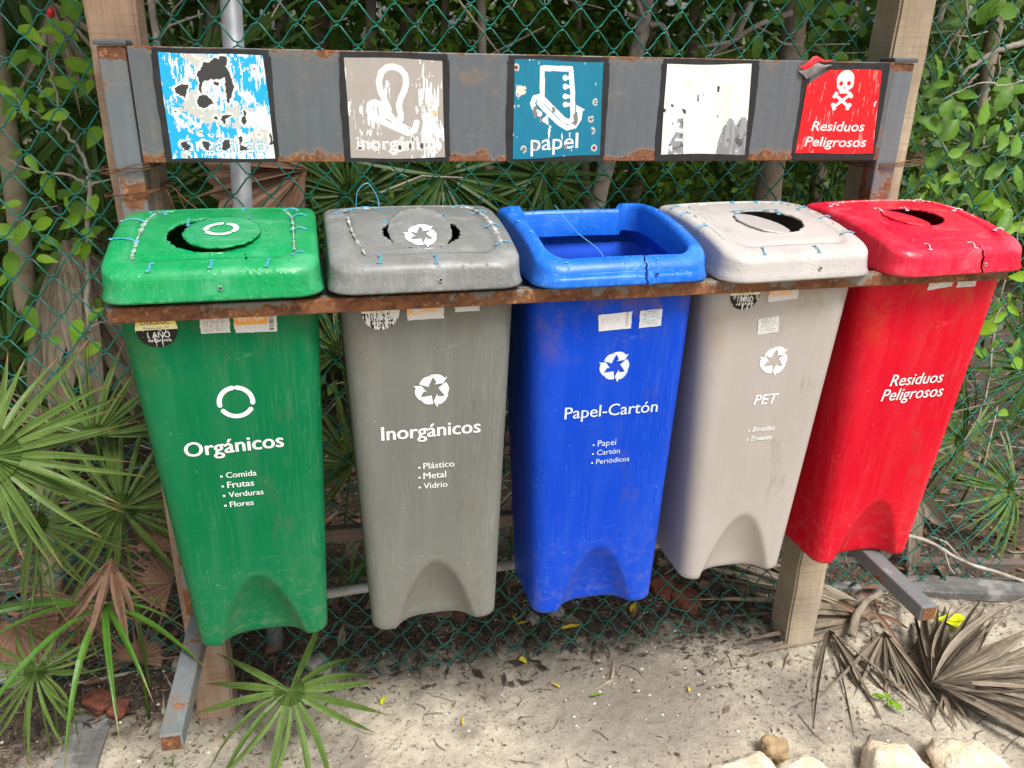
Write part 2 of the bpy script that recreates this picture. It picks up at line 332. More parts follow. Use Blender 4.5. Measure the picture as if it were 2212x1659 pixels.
nt_.links.new(mix(nt_, ramp(nt_, yy, .47, .60), sand, soil), b.inputs['Base Color']); b.inputs['Roughness'].default_value = .95; b.inputs['Specular IOR Level'].default_value = .15
bump(nt_, b, mth(nt_, 'ADD', mth(nt_, 'MULTIPLY', grain, .25), mth(nt_, 'ADD', fine, med)), .8, .006)
g = ob('ground', mesh('ground', V, F, True), m); tag(g, kind='structure')

# ------------------------------------------------------------------ rack: posts, sign board, rails, feet
rack = thing('bin_rack', (.85, .35, .18), 'grey painted steel rack with rusty rails carrying a sign board above five bins', 'rack')
def part(name, mb, m_, parent=rack, smooth=False, label=None):
    me = mb.mesh(name, smooth) if isinstance(mb, MB) else mb
    o = ob(name, me, MT[m_] if isinstance(m_, str) else m_, parent)
    # meshes are authored in world coordinates
    p = parent; off = Vector((0,0,0))
    while p: off += p.location; p = p.parent
    o.location = -off
    if label: o['label'] = label
    return o
PX = [(-.040, .012), (1.668, 1.722)]
for (a, bb), zf in zip(PX, (.40, .47)):
    part('post', MB().box((a, .362, zf+.003), (bb, .412, 1.728), .004), 'steel_post')
    part('post_cap', MB().box((a-.004, .357, 1.729), (bb+.004, .416, 1.739), .003), 'cap')
# the rack hangs tied to the wooden posts, its two feet well clear of the sand
part('foot', MB().box((-.032, -.036, .358), (.0146, .4225, .402), .004), 'steel_foot')
part('foot', MB().box((1.7205, -.053, .470), (1.764, .492, .512), .004), 'steel_foot')
part('tube_end', MB().box((-.0275, -.0375, .363), (.0105, -.0355, .398)), 'rust')
part('tube_end', MB().box((1.7245, -.0545, .474), (1.760, -.0525, .508)), 'rust')
# rails: the bin frame stands 2.4 degrees askew of the board
SK = .0427
def askew(mb):
    mb.V = [(x, y+SK*x, z) for x, y, z in mb.V]; return mb
part('front_rail', askew(MB().box((0, 0, 1.284), (1.85, .026, 1.312), .003)), 'steel_rail')
part('rear_rail', askew(MB().box((.0, .336, 1.284), (1.80, .3595, 1.312), .003)), 'steel_rail')
part('side_rail', askew(MB().box((.0, .0265, 1.285), (.026, .3355, 1.311), .003)), 'steel_rail')
part('side_rail', askew(MB().box((1.824, .0265, 1.285), (1.85, .3355, 1.311), .003)), 'steel_rail')
BX = [.180, .552, .925, 1.275, 1.632]
def fit_k(x, y=.15): return (y+1.435+SK*.4116)/(y+1.435-SK*(x-.4116))
BXW = [.4116+(x-.4116)*fit_k(x) for x in BX]
for i in range(4):
    mx = (BXW[i]+BXW[i+1])/2+.002
    part('cross_plate', askew(MB().box((mx-.018, .0265, 1.300), (mx+.018, .3355, 1.306), .001)), 'steel_plate')


# sign board
YB = .355; BZ0, BZ1 = 1.511, 1.729
board = part('sign_board', MB().box((.016, YB, BZ0), (1.664, YB+.030, BZ1), .002), 'steel_board')

# ---- raster painting of stickers (flat print)
def vnoise(n, fx, fz, seed, octs=4):
    g_ = np.random.default_rng(seed); out = np.zeros((n, n)); amp = 1; tot = 0
    for o_ in range(octs):
        ax, az = max(2, int(fx*2**o_)), max(2, int(fz*2**o_)); G = g_.random((az+2, ax+2))
        X = np.linspace(0, ax, n, endpoint=False); Z = np.linspace(0, az, n, endpoint=False); xi = X.astype(int); zi = Z.astype(int)
        fx_ = X-xi; fz_ = Z-zi; fx_ = fx_*fx_*(3-2*fx_); fz_ = fz_*fz_*(3-2*fz_)
        A = G[zi][:, xi]*(1-fx_)+G[zi][:, xi+1]*fx_; B = G[zi+1][:, xi]*(1-fx_)+G[zi+1][:, xi+1]*fx_
        out += amp*(A*(1-fz_[:, None])+B*fz_[:, None]); tot += amp; amp *= .55
    return out/tot
class Canvas:
    """n x n cells, u to the right, v down, both 0..1"""
    def __init__(s, n, col, asp=1):
        s.n = n; s.C = np.ones((n, n, 3))*np.array(col); c = (np.arange(n)+.5)/n; s.U, s.Vv = np.meshgrid(c, c)
    def put(s, M_, col): s.C[M_] = col
    def poly(s, P):
        M_ = np.zeros((s.n, s.n), bool); P = list(P); j = len(P)-1
        for i in range(len(P)):
            (x1, y1), (x2, y2) = P[i], P[j]
            if y1 != y2: M_ ^= ((y1 > s.Vv) != (y2 > s.Vv)) & (s.U < (x2-x1)*(s.Vv-y1)/(y2-y1)+x1)
            j = i
        return M_
    def stroke(s, P, wd):
        M_ = np.zeros((s.n, s.n), bool)
        for (x1, y1), (x2, y2) in zip(P, P[1:]):
            dx, dy = x2-x1, y2-y1; L = dx*dx+dy*dy+1e-12; t = np.clip(((s.U-x1)*dx+(s.Vv-y1)*dy)/L, 0, 1)
            M_ |= (s.U-x1-t*dx)**2+(s.Vv-y1-t*dy)**2 < (wd/2)**2
        return M_
    def disc(s, x, y, rx, ry=None): return ((s.U-x)/rx)**2+((s.Vv-y)/(ry or rx))**2 < 1
    def text(s, txt, x0, x1, base, h=None, bold=.02, shear=0):
        T, tris = glyphs(txt, bold, shear); lo = T.min(0); hi = T.max(0); k = (x1-x0)/(hi[0]-lo[0]); kh = h if h else k
        M_ = np.zeros((s.n, s.n), bool); P = np.stack([x0+(T[:,0]-lo[0])*k, base-T[:,1]*kh], 1)
        for a, b_, c in tris:
            A, B, Cc = P[a], P[b_], P[c]; x_0, x_1 = min(A[0],B[0],Cc[0]), max(A[0],B[0],Cc[0]); y_0, y_1 = min(A[1],B[1],Cc[1]), max(A[1],B[1],Cc[1])
            i0, i1 = max(0, int(x_0*s.n)-1), min(s.n, int(x_1*s.n)+2); j0, j1 = max(0, int(y_0*s.n)-1), min(s.n, int(y_1*s.n)+2)
            if i0 >= i1 or j0 >= j1: continue
            u = s.U[j0:j1, i0:i1]; v = s.Vv[j0:j1, i0:i1]
            d1 = (u-B[0])*(A[1]-B[1])-(A[0]-B[0])*(v-B[1]); d2 = (u-Cc[0])*(B[1]-Cc[1])-(B[0]-Cc[0])*(v-Cc[1]); d3 = (u-A[0])*(Cc[1]-A[1])-(Cc[0]-A[0])*(v-A[1])
            M_[j0:j1, i0:i1] |= ~(((d1 < 0)|(d2 < 0)|(d3 < 0)) & ((d1 > 0)|(d2 > 0)|(d3 > 0)))
        return M_
def dilate(M_, k):
    for _ in range(k):
        Q = M_.copy(); Q[1:] |= M_[:-1]; Q[:-1] |= M_[1:]; Q[:, 1:] |= M_[:, :-1]; Q[:, :-1] |= M_[:, 1:]; M_ = Q
    return M_
_gl = {}
def glyphs(txt, bold=.02, shear=0):
    key = (txt, bold, shear)
    if key in _gl: return _gl[key]
    cu = bpy.data.curves.new('lettering', 'FONT'); cu.body = txt; cu.size = 1; cu.offset = bold*.45; cu.shear = shear; cu.resolution_u = 3
    o = bpy.data.objects.new('lettering_source', cu); COL.objects.link(o); dg = bpy.context.evaluated_depsgraph_get()
    me = bpy.data.meshes.new_from_object(o.evaluated_get(dg)); me.calc_loop_triangles()
    T = np.array([v.co[:2] for v in me.vertices]); tr = [tuple(t.vertices) for t in me.loop_triangles]
    bpy.data.objects.remove(o); bpy.data.curves.remove(cu); bpy.data.meshes.remove(me); _gl[key] = (T, tr); return _gl[key]
def sticker_mesh(name, cv, quad, pos, keep=None):
    """quad: TL,TR,BR,BL in (x,z); pos(x,z,u,v) -> world point"""
    n = cv.n; V = []; (a, b_, c, d) = [np.array(q, float) for q in quad]
    for j in range(n+1):
        for i in range(n+1):
            u, v = i/n, j/n; p = (a*(1-u)+b_*u)*(1-v)+(d*(1-u)+c*u)*v; V.append(pos(p[0], p[1], u, v))
    F = []; K = []
    for j in range(n):
        for i in range(n):
            if keep is None or keep[j, i]: F.append((j*(n+1)+i, (j+1)*(n+1)+i, (j+1)*(n+1)+i+1, j*(n+1)+i+1)); K.append(cv.C[j, i])
    me = mesh(name, V, F); ca = me.color_attributes.new('Col', 'FLOAT_COLOR', 'CORNER'); K = np.clip(np.array(K), 0, 1)
    A = np.ones((len(F)*4, 4)); A[:, :3] = np.repeat(K, 4, 0); ca.data.foreach_set('color', A.ravel()); return me
MT['print'] = vcol('print', .42, .45); MT['paper'] = vcol('paper', .55, .3)
WHITE = np.array((.80,.80,.78)); DARK = np.array((.035,.034,.034)); PALE = np.array((.56,.545,.51)); ORANGE = np.array((.55,.19,.03))
def crop(P, sx, TLx, TRx, BRx, BLx, ty, by):
    out = []
    for x, y in P:
        v = (y-ty)/(by-ty); l = TLx+(BLx-TLx)*v; r_ = TRx+(BRx-TRx)*v; out.append(((x-l)/(r_-l), v))
    return out
n_ = 190
# sign 1: peeled blue
c1 = Canvas(n_, srgb(30,170,232)); q1 = lambda P: crop(P, 0, 370, 1580, 1765, 545, 188, 1404)
A = vnoise(n_, 60, 7, 1, 4); B = vnoise(n_, 5, 5, 2, 5); C_ = vnoise(n_, 30, 22, 3, 3)
sides = np.exp(-((c1.U-.86)/.16)**2)*.10*(c1.Vv > .15)+np.exp(-((c1.U-.25)/.2)**2-((c1.Vv-.12)/.14)**2)*.14
c1.put(((A*.5+B*.5+sides) > .575), WHITE); c1.put((C_+B*.6) > .93, WHITE*.97)
DK = [[(820,440),(870,300),(890,275),(960,285),(1010,235),(1075,240),(1100,215),(1155,235),(1155,290),(1140,340),(1195,400),(1225,480),(1245,560),(1215,640),(1205,750),(1180,740),(1150,660),(1140,560),(1155,510),(1130,460),(1040,480),(950,470),(880,500),(895,560),(885,640),(855,590),(845,520)],
 [(900,630),(950,650),(985,720),(1030,770),(950,790),(880,810),(835,760),(845,680)], [(560,570),(650,518),(725,540),(700,590),(690,700),(610,650)],
 [(1005,495),(1075,510),(1070,545),(1020,535)], [(1375,830),(1420,870),(1400,910),(1415,960),(1390,1005),(1350,960),(1385,900)], [(1110,900),(1180,870),(1225,900),(1160,940),(1150,1010),(1115,960)],
 [(1005,900),(1060,910),(1075,965),(1040,950)], [(640,1210),(700,1205),(755,1270),(745,1320),(680,1310),(650,1260)], [(890,1210),(945,1195),(985,1215),(970,1290),(990,1330),(930,1305)],
 [(1150,1190),(1215,1175),(1210,1240),(1160,1310),(1115,1280)], [(1310,1140),(1345,1140),(1350,1230),(1420,1270),(1420,1310),(1350,1315)], [(570,850),(600,855),(590,875)], [(1690,1090),(1715,1110),(1735,1250),(1700,1240),(1680,1150)], [(1600,1370),(1620,1375),(1610,1390)], [(700,1380),(740,1390),(745,1404),(712,1404)]]
dm = np.zeros((n_, n_), bool)
U0, V0 = c1.U, c1.Vv; c1.U = U0+(vnoise(n_, 16, 16, 77, 4)-.5)*.055; c1.Vv = V0+(vnoise(n_, 16, 16, 78, 4)-.5)*.055
for P in DK: dm |= c1.poly(q1(P))
c1.U, c1.Vv = U0, V0
jit = (vnoise(n_, 24, 24, 9, 3)-.5)
halo = dilate(dm, 6) & ((jit > -.05) | dilate(dm, 3))
pale = c1.poly(q1([(700,190),(1000,200),(1000,240),(880,280),(830,390),(800,330),(740,300),(640,230)])) | c1.poly(q1([(700,600),(840,590),(860,660),(840,800),(1000,820),(1110,840),(1200,790),(1320,770),(1480,800),(1480,850),(1330,850),(1340,1040),(1180,1040),(1100,1000),(1000,960),(980,1100),(1000,1120),(900,960),(700,850),(540,880),(540,850),(640,790),(700,700)])) \
 | c1.poly(q1([(620,1180),(720,1160),(780,1230),(760,1330),(750,1404),(650,1400)])) | c1.stroke(q1([(900,1240),(1420,1260)]), .10) | c1.poly(q1([(1480,1060),(1620,1040),(1690,1090),(1700,1280),(1480,1300)]))
pale &= (jit+B*.3) > -.02
for M_, cc in ((pale, PALE), (halo, WHITE*.93), (dm, DARK*1.3)): c1.put(M_, cc)
tx = c1.text('orgánico', .10, .93, .93, h=.20, bold=.012); c1.put(dilate(tx, 2) & ~tx & ~dm & (A > .45), srgb(30,165,230)); c1.put(tx & ~dm, WHITE)
for (x, y) in ((.30,.745),(.87,.76),(.90,.13)): c1.put(c1.disc(x, y, .045) & (jit > -.1), WHITE); c1.put(c1.disc(x, y, .013, .01), ORANGE)
# sign 2: warm grey with bulb and arrow
c2 = Canvas(n_, srgb(168,160,152)); q2 = lambda P: crop(P, 0, 1374, 1876, 1893, 1408, 170, 679)
c2.C *= (.93+.12*vnoise(n_, 50, 6, 5, 3))[..., None]
c2.put(c2.stroke(q2([(1600,425),(1575,370),(1556,330),(1549,285),(1562,240),(1590,217),(1622,212),(1658,222),(1684,250),(1690,290),(1680,330),(1660,370),(1652,410),(1662,450),(1660,475),(1645,487),(1628,480),(1600,447),(1560,400),(1528,390),(1502,402),(1498,435),(1515,465),(1560,485),(1640,520),(1700,545),(1735,530),(1745,490)]), .062), WHITE*.98)
c2.put(c2.stroke(q2([(1555,432),(1600,468),(1700,520)]), .035), WHITE*.98)
A = vnoise(n_, 55, 8, 15, 4); B = vnoise(n_, 5, 4, 16, 4); k2 = np.exp(-((c2.U-.86)/.13)**2-((c2.Vv-.55)/.42)**2)*.28+np.exp(-((c2.Vv-.74)/.05)**2)*.10+np.exp(-((c2.U-.3)/.25)**2-((c2.Vv-.62)/.12)**2)*.10
c2.put((A*.5+B*.5+k2) > .665, WHITE)
tm = c2.text('inorgánico', .07, .93, .905, h=.185, bold=.012); c2.put(dilate(tm, 3) & ~dilate(tm, 1) & (A > .50), WHITE*.85); c2.put(tm, WHITE)
for x, y, rx, ry in ((.10,.90,.03,.02),(.52,.885,.025,.035),(.63,.875,.018,.05),(.66,.80,.012,.035),(.755,.87,.028,.045),(.28,.93,.012,.014),(.63,.70,.012,.016)): c2.put(c2.disc(x, y, rx+.008, ry+.01) & (jit > -.05), WHITE*.9); c2.put(c2.disc(x, y, rx*.75, ry*.75) & (jit > -.15), DARK*2.2)
for x, y in ((.86,.45),(.90,.54)): c2.put(c2.disc(x, y, .035) & (jit > .0), srgb(225,180,130))
# sign 3: teal with note pad and arrow
c3 = Canvas(n_, srgb(12,118,146)); q3 = lambda P: crop(P, 0, 145, 557, 530, 145, 160, 605)
c3.C *= (.9+.2*vnoise(n_, 40, 6, 25, 3))[..., None]
c3.put(c3.stroke(q3([(272,320),(272,197),(404,193),(412,300),(410,425),(395,440),(372,430),(282,338),(262,322),(238,328),(228,352),(240,385),(262,400)]), .055), WHITE*.97)
c3.put(c3.stroke(q3([(258,350),(300,395),(350,445),(385,468),(418,460),(440,425),(446,385)]), .055), WHITE*.97)
for yy_ in (235,275,320,358): c3.put(c3.stroke(q3([(378,yy_),(404,yy_)]), .035), WHITE); c3.put(c3.disc(*q3([(378,yy_)])[0], .03), WHITE)
c3.put(c3.poly(q3([(428,360),(468,382),(440,400),(425,392)])), WHITE); c3.put(c3.poly(q3([(268,430),(300,398),(300,452)])), WHITE)
A = vnoise(n_, 45, 9, 35, 4); B = vnoise(n_, 5, 4, 36, 4)
k3 = np.exp(-((c3.Vv-.72)/.07)**2)*.05+np.exp(-((c3.U-.5)/.2)**2-((c3.Vv-.8)/.12)**2)*.05
c3.put((A*.6+B*.4+k3) > .69, WHITE)
tm = c3.text('papel', .20, .74, .915, h=.24, bold=.014); c3.put(tm, WHITE)
for x, y, rx, ry in ((.24,.52,.03,.06),(.31,.60,.02,.03),(.70,.60,.03,.07),(.44,.50,.03,.03),(.255,.88,.02,.03),(.60,.90,.02,.03)): c3.put(c3.disc(x, y, rx, ry) & (jit > -.13), srgb(125,122,118))
for x, y in ((.02,.08),(.05,.33),(.03,.45),(.93,.42),(.90,.73),(.93,.92),(.12,.90),(.88,.60)): c3.put(c3.disc(x, y, .035, .04) & (jit > -.05), PALE); c3.put(c3.disc(x, y, .02, .02) & (jit > .0), srgb(120,60,25))
c3.put(c3.disc(.08, .30, .06, .05) & (jit > -.12), np.array((.72,.66,.52)))
# sign 4: bleached white
c4 = Canvas(n_, (.80,.79,.75)); q4 = lambda P: crop(P, 0, 75, 795, 710, 5, 113, 899)
A = vnoise(n_, 36, 5, 45, 4); B = vnoise(n_, 4, 4, 46, 5); c4.C *= (.88+.16*A)[..., None]; c4.put(((A+B) > 1.18), (.70,.66,.60))
c4.put(c4.stroke(q4([(385,160),(470,160),(470,240),(510,300)]), .02) & (A > .45), (.66,.62,.56)); c4.put(c4.stroke(q4([(385,160),(380,240),(330,300)]), .02) & (A > .45), (.66,.62,.56))
gm = c4.poly(q4([(465,899),(480,800),(530,660),(590,570),(620,590),(640,640),(690,570),(725,565),(742,600),(735,700),(712,899)])); gm2 = c4.poly(q4([(60,899),(80,800),(120,720),(150,600),(180,490),(225,530),(200,600),(190,899)]))
C_ = vnoise(n_, 18, 18, 47, 4); c4.put(gm & (C_ > .2), srgb(150,153,154)); c4.put(gm & (A > .55), srgb(128,131,133)); c4.put(gm2 & (C_ > .47), srgb(140,142,142)); c4.put((gm | gm2) & (C_ > .70), srgb(80,82,82))
for P in ([(490,295),(515,300),(505,350),(488,345)], [(100,450),(125,460),(118,482),(100,475)], [(40,490),(62,500),(50,530),(36,520)], [(480,545),(497,560),(485,578)], [(185,488),(225,505),(220,545),(200,530)], [(100,615),(115,620),(108,640)], [(322,370),(334,372),(332,430),(320,430)], [(70,800),(90,810),(80,840)]): c4.put(c4.poly(q4(P)), DARK*1.5)
c4.put(c4.disc(.45, .33, .008), (.6,.05,.03))
# sign 5: red hazard
c5 = Canvas(n_+30, srgb(232,20,30)); q5 = lambda P: crop(P, 0, 1262, 1928, 1805, 1170, 166, 892); A = vnoise(n_+30, 50, 6, 55, 4); c5.C *= (.93+.14*A)[..., None]; c5.put(A > .71, srgb(250,130,125))
sk = c5.disc(*q5([(1590,248)])[0], .118, .106) | c5.poly(q5([(1513,268),(1668,268),(1655,315),(1612,345),(1612,366),(1536,366),(1536,345),(1515,320)])); c5.put(sk, WHITE)
for x, y, r_ in ((1550,282,.027),(1620,282,.027)): c5.put(c5.disc(*q5([(x,y)])[0], r_), srgb(200,20,30))
c5.put(c5.poly(q5([(1578,306),(1590,330),(1578,322),(1566,330)])), srgb(200,20,30))
for a_, b_ in (((1500,378),(1615,480)), ((1630,378),(1490,480))): c5.put(c5.stroke(q5([a_, b_]), .036), WHITE)
for x, y in ((1493,390),(1507,370),(1640,390),(1625,370),(1480,465),(1490,495),(1625,468),(1608,492)): c5.put(c5.disc(*q5([(x,y)])[0], .026), WHITE)
q = q5([(1295,692),(1745,692),(1242,830),(1752,830)])
c5.put(c5.text('Residuos', q[0][0], q[1][0], q[0][1], h=.165, bold=.022, shear=.15), WHITE)
c5.put(c5.text('Peligrosos', q[2][0], q[3][0], q[2][1], h=.165, bold=.022, shear=.15), WHITE)
c5.put(c5.poly(q5([(1838,470),(1862,425),(1868,435),(1845,480)])), WHITE)
SG = [
 (c1, [(.072,1.719),(.266,1.716),(.274,1.520),(.072,1.519)], (.058,.281), 'flaking blue sticker with dark peeled patches'),
 (c2, [(.424,1.717),(.621,1.714),(.625,1.520),(.427,1.519)], (.412,.636), 'worn warm grey sticker reading inorgánico under a bulb outline'),
 (c3, [(.773,1.719),(.967,1.717),(.970,1.525),(.774,1.517)], (.758,.982), 'teal sticker reading papel under a note pad outline'),
 (c4, [(1.111,1.715),(1.309,1.719),(1.319,1.526),(1.114,1.527)], (1.100,1.330), 'bleached white sticker with grey torn lower corner'),
 (c5, [(1.451,1.711),(1.632,1.712),(1.647,1.528),(1.445,1.528)], (1.438,1.654), 'red hazard sticker with skull and crossed bones')]
for k, (cv, quad, (bx0, bx1), lab) in enumerate(SG):
    z0, z1 = BZ0+.001, BZ1-.002
    for (lo, hi, j) in (((bx0, YB-.0012, z0+.012), (bx0+.019, YB-.0003, z1-.012), 0), ((bx1-.019, YB-.0012, z0+.012), (bx1, YB-.0003, z1-.012), 1),
                        ((bx0+.002, YB-.0017, z0), (bx1-.002, YB-.0004, z0+.0155), 2), ((bx0+.003, YB-.0017, z1-.0155), (bx1-.003, YB-.0004, z1), 3)):
        mb = MB(); nseg = 14; P0 = []; vert = j < 2
        for i in range(nseg+1):
            t = i/nseg; w1 = .0012*math.sin(t*7+k+j)+.0007*math.sin(t*23+j*2)
            if vert: P0.append(((lo[0]+w1, lo[2]+(hi[2]-lo[2])*t), (hi[0]+w1*.6, lo[2]+(hi[2]-lo[2])*t)))
            else: P0.append(((lo[0]+(hi[0]-lo[0])*t, lo[2]+w1*.3), (lo[0]+(hi[0]-lo[0])*t, hi[2]+w1*.5)))
        V = []; F = []
        for (a_, b_) in P0: V += [(a_[0], lo[1], a_[1]), (b_[0], lo[1], b_[1]), (b_[0], hi[1], b_[1]), (a_[0], hi[1], a_[1])]
        for i in range(nseg):
            for q_ in range(4): F.append((i*4+q_, i*4+(q_+1) % 4, (i+1)*4+(q_+1) % 4, (i+1)*4+q_))
        F += [(0,3,2,1), tuple(nseg*4+x for x in (0,1,2,3))]
        me = mesh('tape', V, F); bm = bmesh.new(); bm.from_mesh(me); bmesh.ops.recalc_face_normals(bm, faces=bm.faces); bm.to_mesh(me); bm.free()
        o = part('tape', me, 'tape', board)
    ph = k*1.7
    keep = None
    if k == 4: keep = ~((cv.U*1.0+cv.Vv*1.55) < .27)
    pos = lambda x, z, u, v: (x+.0015*math.sin(v*5+ph)*(u-.5), YB-.0026-.0009*math.sin(u*3+v*4+ph), z+.0012*math.sin(u*6+ph)*(v-.5)*2)
    part('sign_sticker', sticker_mesh('sign_sticker', cv, quad, pos, keep), 'print', board, label=lab)
# the curled corner of the hazard sticker
V = []; F = []
for i in range(9):
    for j in range(7):
        s_, t = i/8, j/6; x = 1.452+.050*s_-.012*t*(1-s_)*2-.006*(1-s_); z = 1.690+.030*s_+.012*(1-s_)*t; bulge = math.sin(t*2.6)*(.007+.002*math.sin(s_*9)); y = YB-.004-bulge*(.5+.5*math.sin(s_*3.1)); z += .016*t*math.sin(s_*3+.3)-.004*math.sin(s_*11)*t
        V.append((x, y, z))
for i in range(8):
    for j in range(6): F.append((i*7+j, (i+1)*7+j, (i+1)*7+j+1, i*7+j+1))
part('curled_corner', mesh('curled_corner', V, F, True), 'silver', board)
V2 = [(v[0]+.001, v[1]-.0015, v[2]+.006) for v in V if v[0] > 0][:63]
part('curled_corner', mesh('curled_corner', [(a+.0, b_-.001, c+.010) for a, b_, c in V], [f for f in F if (f[0] % 7) > 2], True), simple('sticker_red', (.66,.01,.02), .4), board)
def remap(p):
    x1 = p[0]
    for _ in range(4):
        y1 = p[1]+SK*x1; k = (y1+1.435)/(p[1]+1.435); x1 = .4116+(p[0]-.4116)*k
    return (x1, y1, 1.7229+(p[2]-1.7229)*k)
def askew_obj(o):
    off = Vector((0,0,0)); q = o
    while q: off += q.location; q = q.parent
    for v in o.data.vertices: v.co = Vector(remap(v.co+off))-off
for o in list(rack.children):
    if o.name.split('.')[0] in ('post', 'post_cap', 'sign_board'):
        askew_obj(o)
        for c in o.children: askew_obj(c)
# ------------------------------------------------------------------ wooden posts, wires
def wood_post(name, x0, x1, y0, y1, z0, z1, m_, label, seed, kx=0.0, ky=0.0):
    t = thing(name, ((x0+x1)/2, (y0+y1)/2, z0), label, 'post')
    bm = bmesh.new(); bmesh.ops.create_cube(bm, size=1)
    for v in bm.verts: v.co = Vector(((x0+x1)/2+v.co.x*(x1-x0), (y0+y1)/2+v.co.y*(y1-y0), (z0+z1)/2+v.co.z*(z1-z0)))
    bmesh.ops.bevel(bm, geom=[e for e in bm.edges if abs(e.verts[0].co.z-e.verts[1].co.z) > .5], offset=.006, segments=2, affect='EDGES')
    bmesh.ops.bisect_plane
    for k in range(1, 60): 
        z = z0+(z1-z0)*k/60; bmesh.ops.bisect_plane(bm, geom=list(bm.verts)+list(bm.edges)+list(bm.faces), plane_co=(0,0,z), plane_no=(0,0,1))
    me = bpy.data.meshes.new('beam'); bm.to_mesh(me); bm.free(); mesh_nudge(me, .0035, 9, seed)
    for v in me.vertices: v.co.x += kx*v.co.z; v.co.y += ky*v.co.z
    part('beam', me, m_, t); return t
wood_post('wooden_post', -.068, .028, .424, .515, -.15, 2.5, 'wood_left', 'weathered brown wooden post standing behind the left end of the rack', 3)
wood_post('wooden_post', 1.700, 1.800, .424, .53, -.15, 2.5, 'wood_right', 'pale sawn wooden post standing behind the right end of the rack', 5, kx=.0325, ky=.047)
def ties(name, x0, x1, z, y0, y1, label, tails, seed):
    rnd = random.Random(seed); t = thing(name, ((x0+x1)/2, y0, z), label, 'wire')
    for k in range(3):
        P = []; dz = rnd.uniform(-.004, .004)
        for i in range(26):
            a = 2*math.pi*i/25+.4; cx = (x0+x1)/2; cy = (y0+y1)/2; hx = (x1-x0)/2+.004; hy = (y1-y0)/2+.004
            c_, s_ = math.cos(a), math.sin(a); q_ = 1/max(abs(c_), abs(s_), .75)
            P.append((cx+hx*c_*min(q_, 1.25), cy+hy*s_*min(q_, 1.25), z+dz+k*.003-.012*s_*0+.010*(c_)*0.8+.0025*rnd.uniform(-1, 1)))
        part('strand', MB().tube(P, .0013, 5).mesh('strand', True), 'wire_rust', t)
    for T_ in tails: part('strand', MB().tube(spline(T_, 6), .0013, 5).mesh('strand', True), 'wire_rust', t)
ties('tie_wire', -.070, .030, 1.497, .358, .52, 'upper rusty tie wire binding the left steel post to its wooden post', [], 1)
ties('tie_wire', -.070, .030, 1.445, .358, .52, 'lower rusty tie wire on the left post with loose hanging tails', [[(.032,.40,1.45),(.055,.39,1.46),(.085,.38,1.43),(.118,.37,1.405)], [(.032,.41,1.45),(.06,.40,1.455),(.075,.39,1.42),(.095,.385,1.375)], [(.03,.40,1.452),(.05,.38,1.448),(.062,.38,1.40),(.082,.385,1.36)]], 2)
ties('tie_wire', 1.665, 1.803, 1.500, .358, .533, 'rusty tie wire with a long tail binding the right posts', [[(1.803,.42,1.503),(1.822,.41,1.53),(1.828,.41,1.48),(1.832,.41,1.42),(1.820,.42,1.36)], [(1.80,.42,1.50),(1.83,.42,1.515),(1.838,.42,1.45)]], 3)
for o in list(bpy.data.objects['tie_wire.002'].children): askew_obj(o)

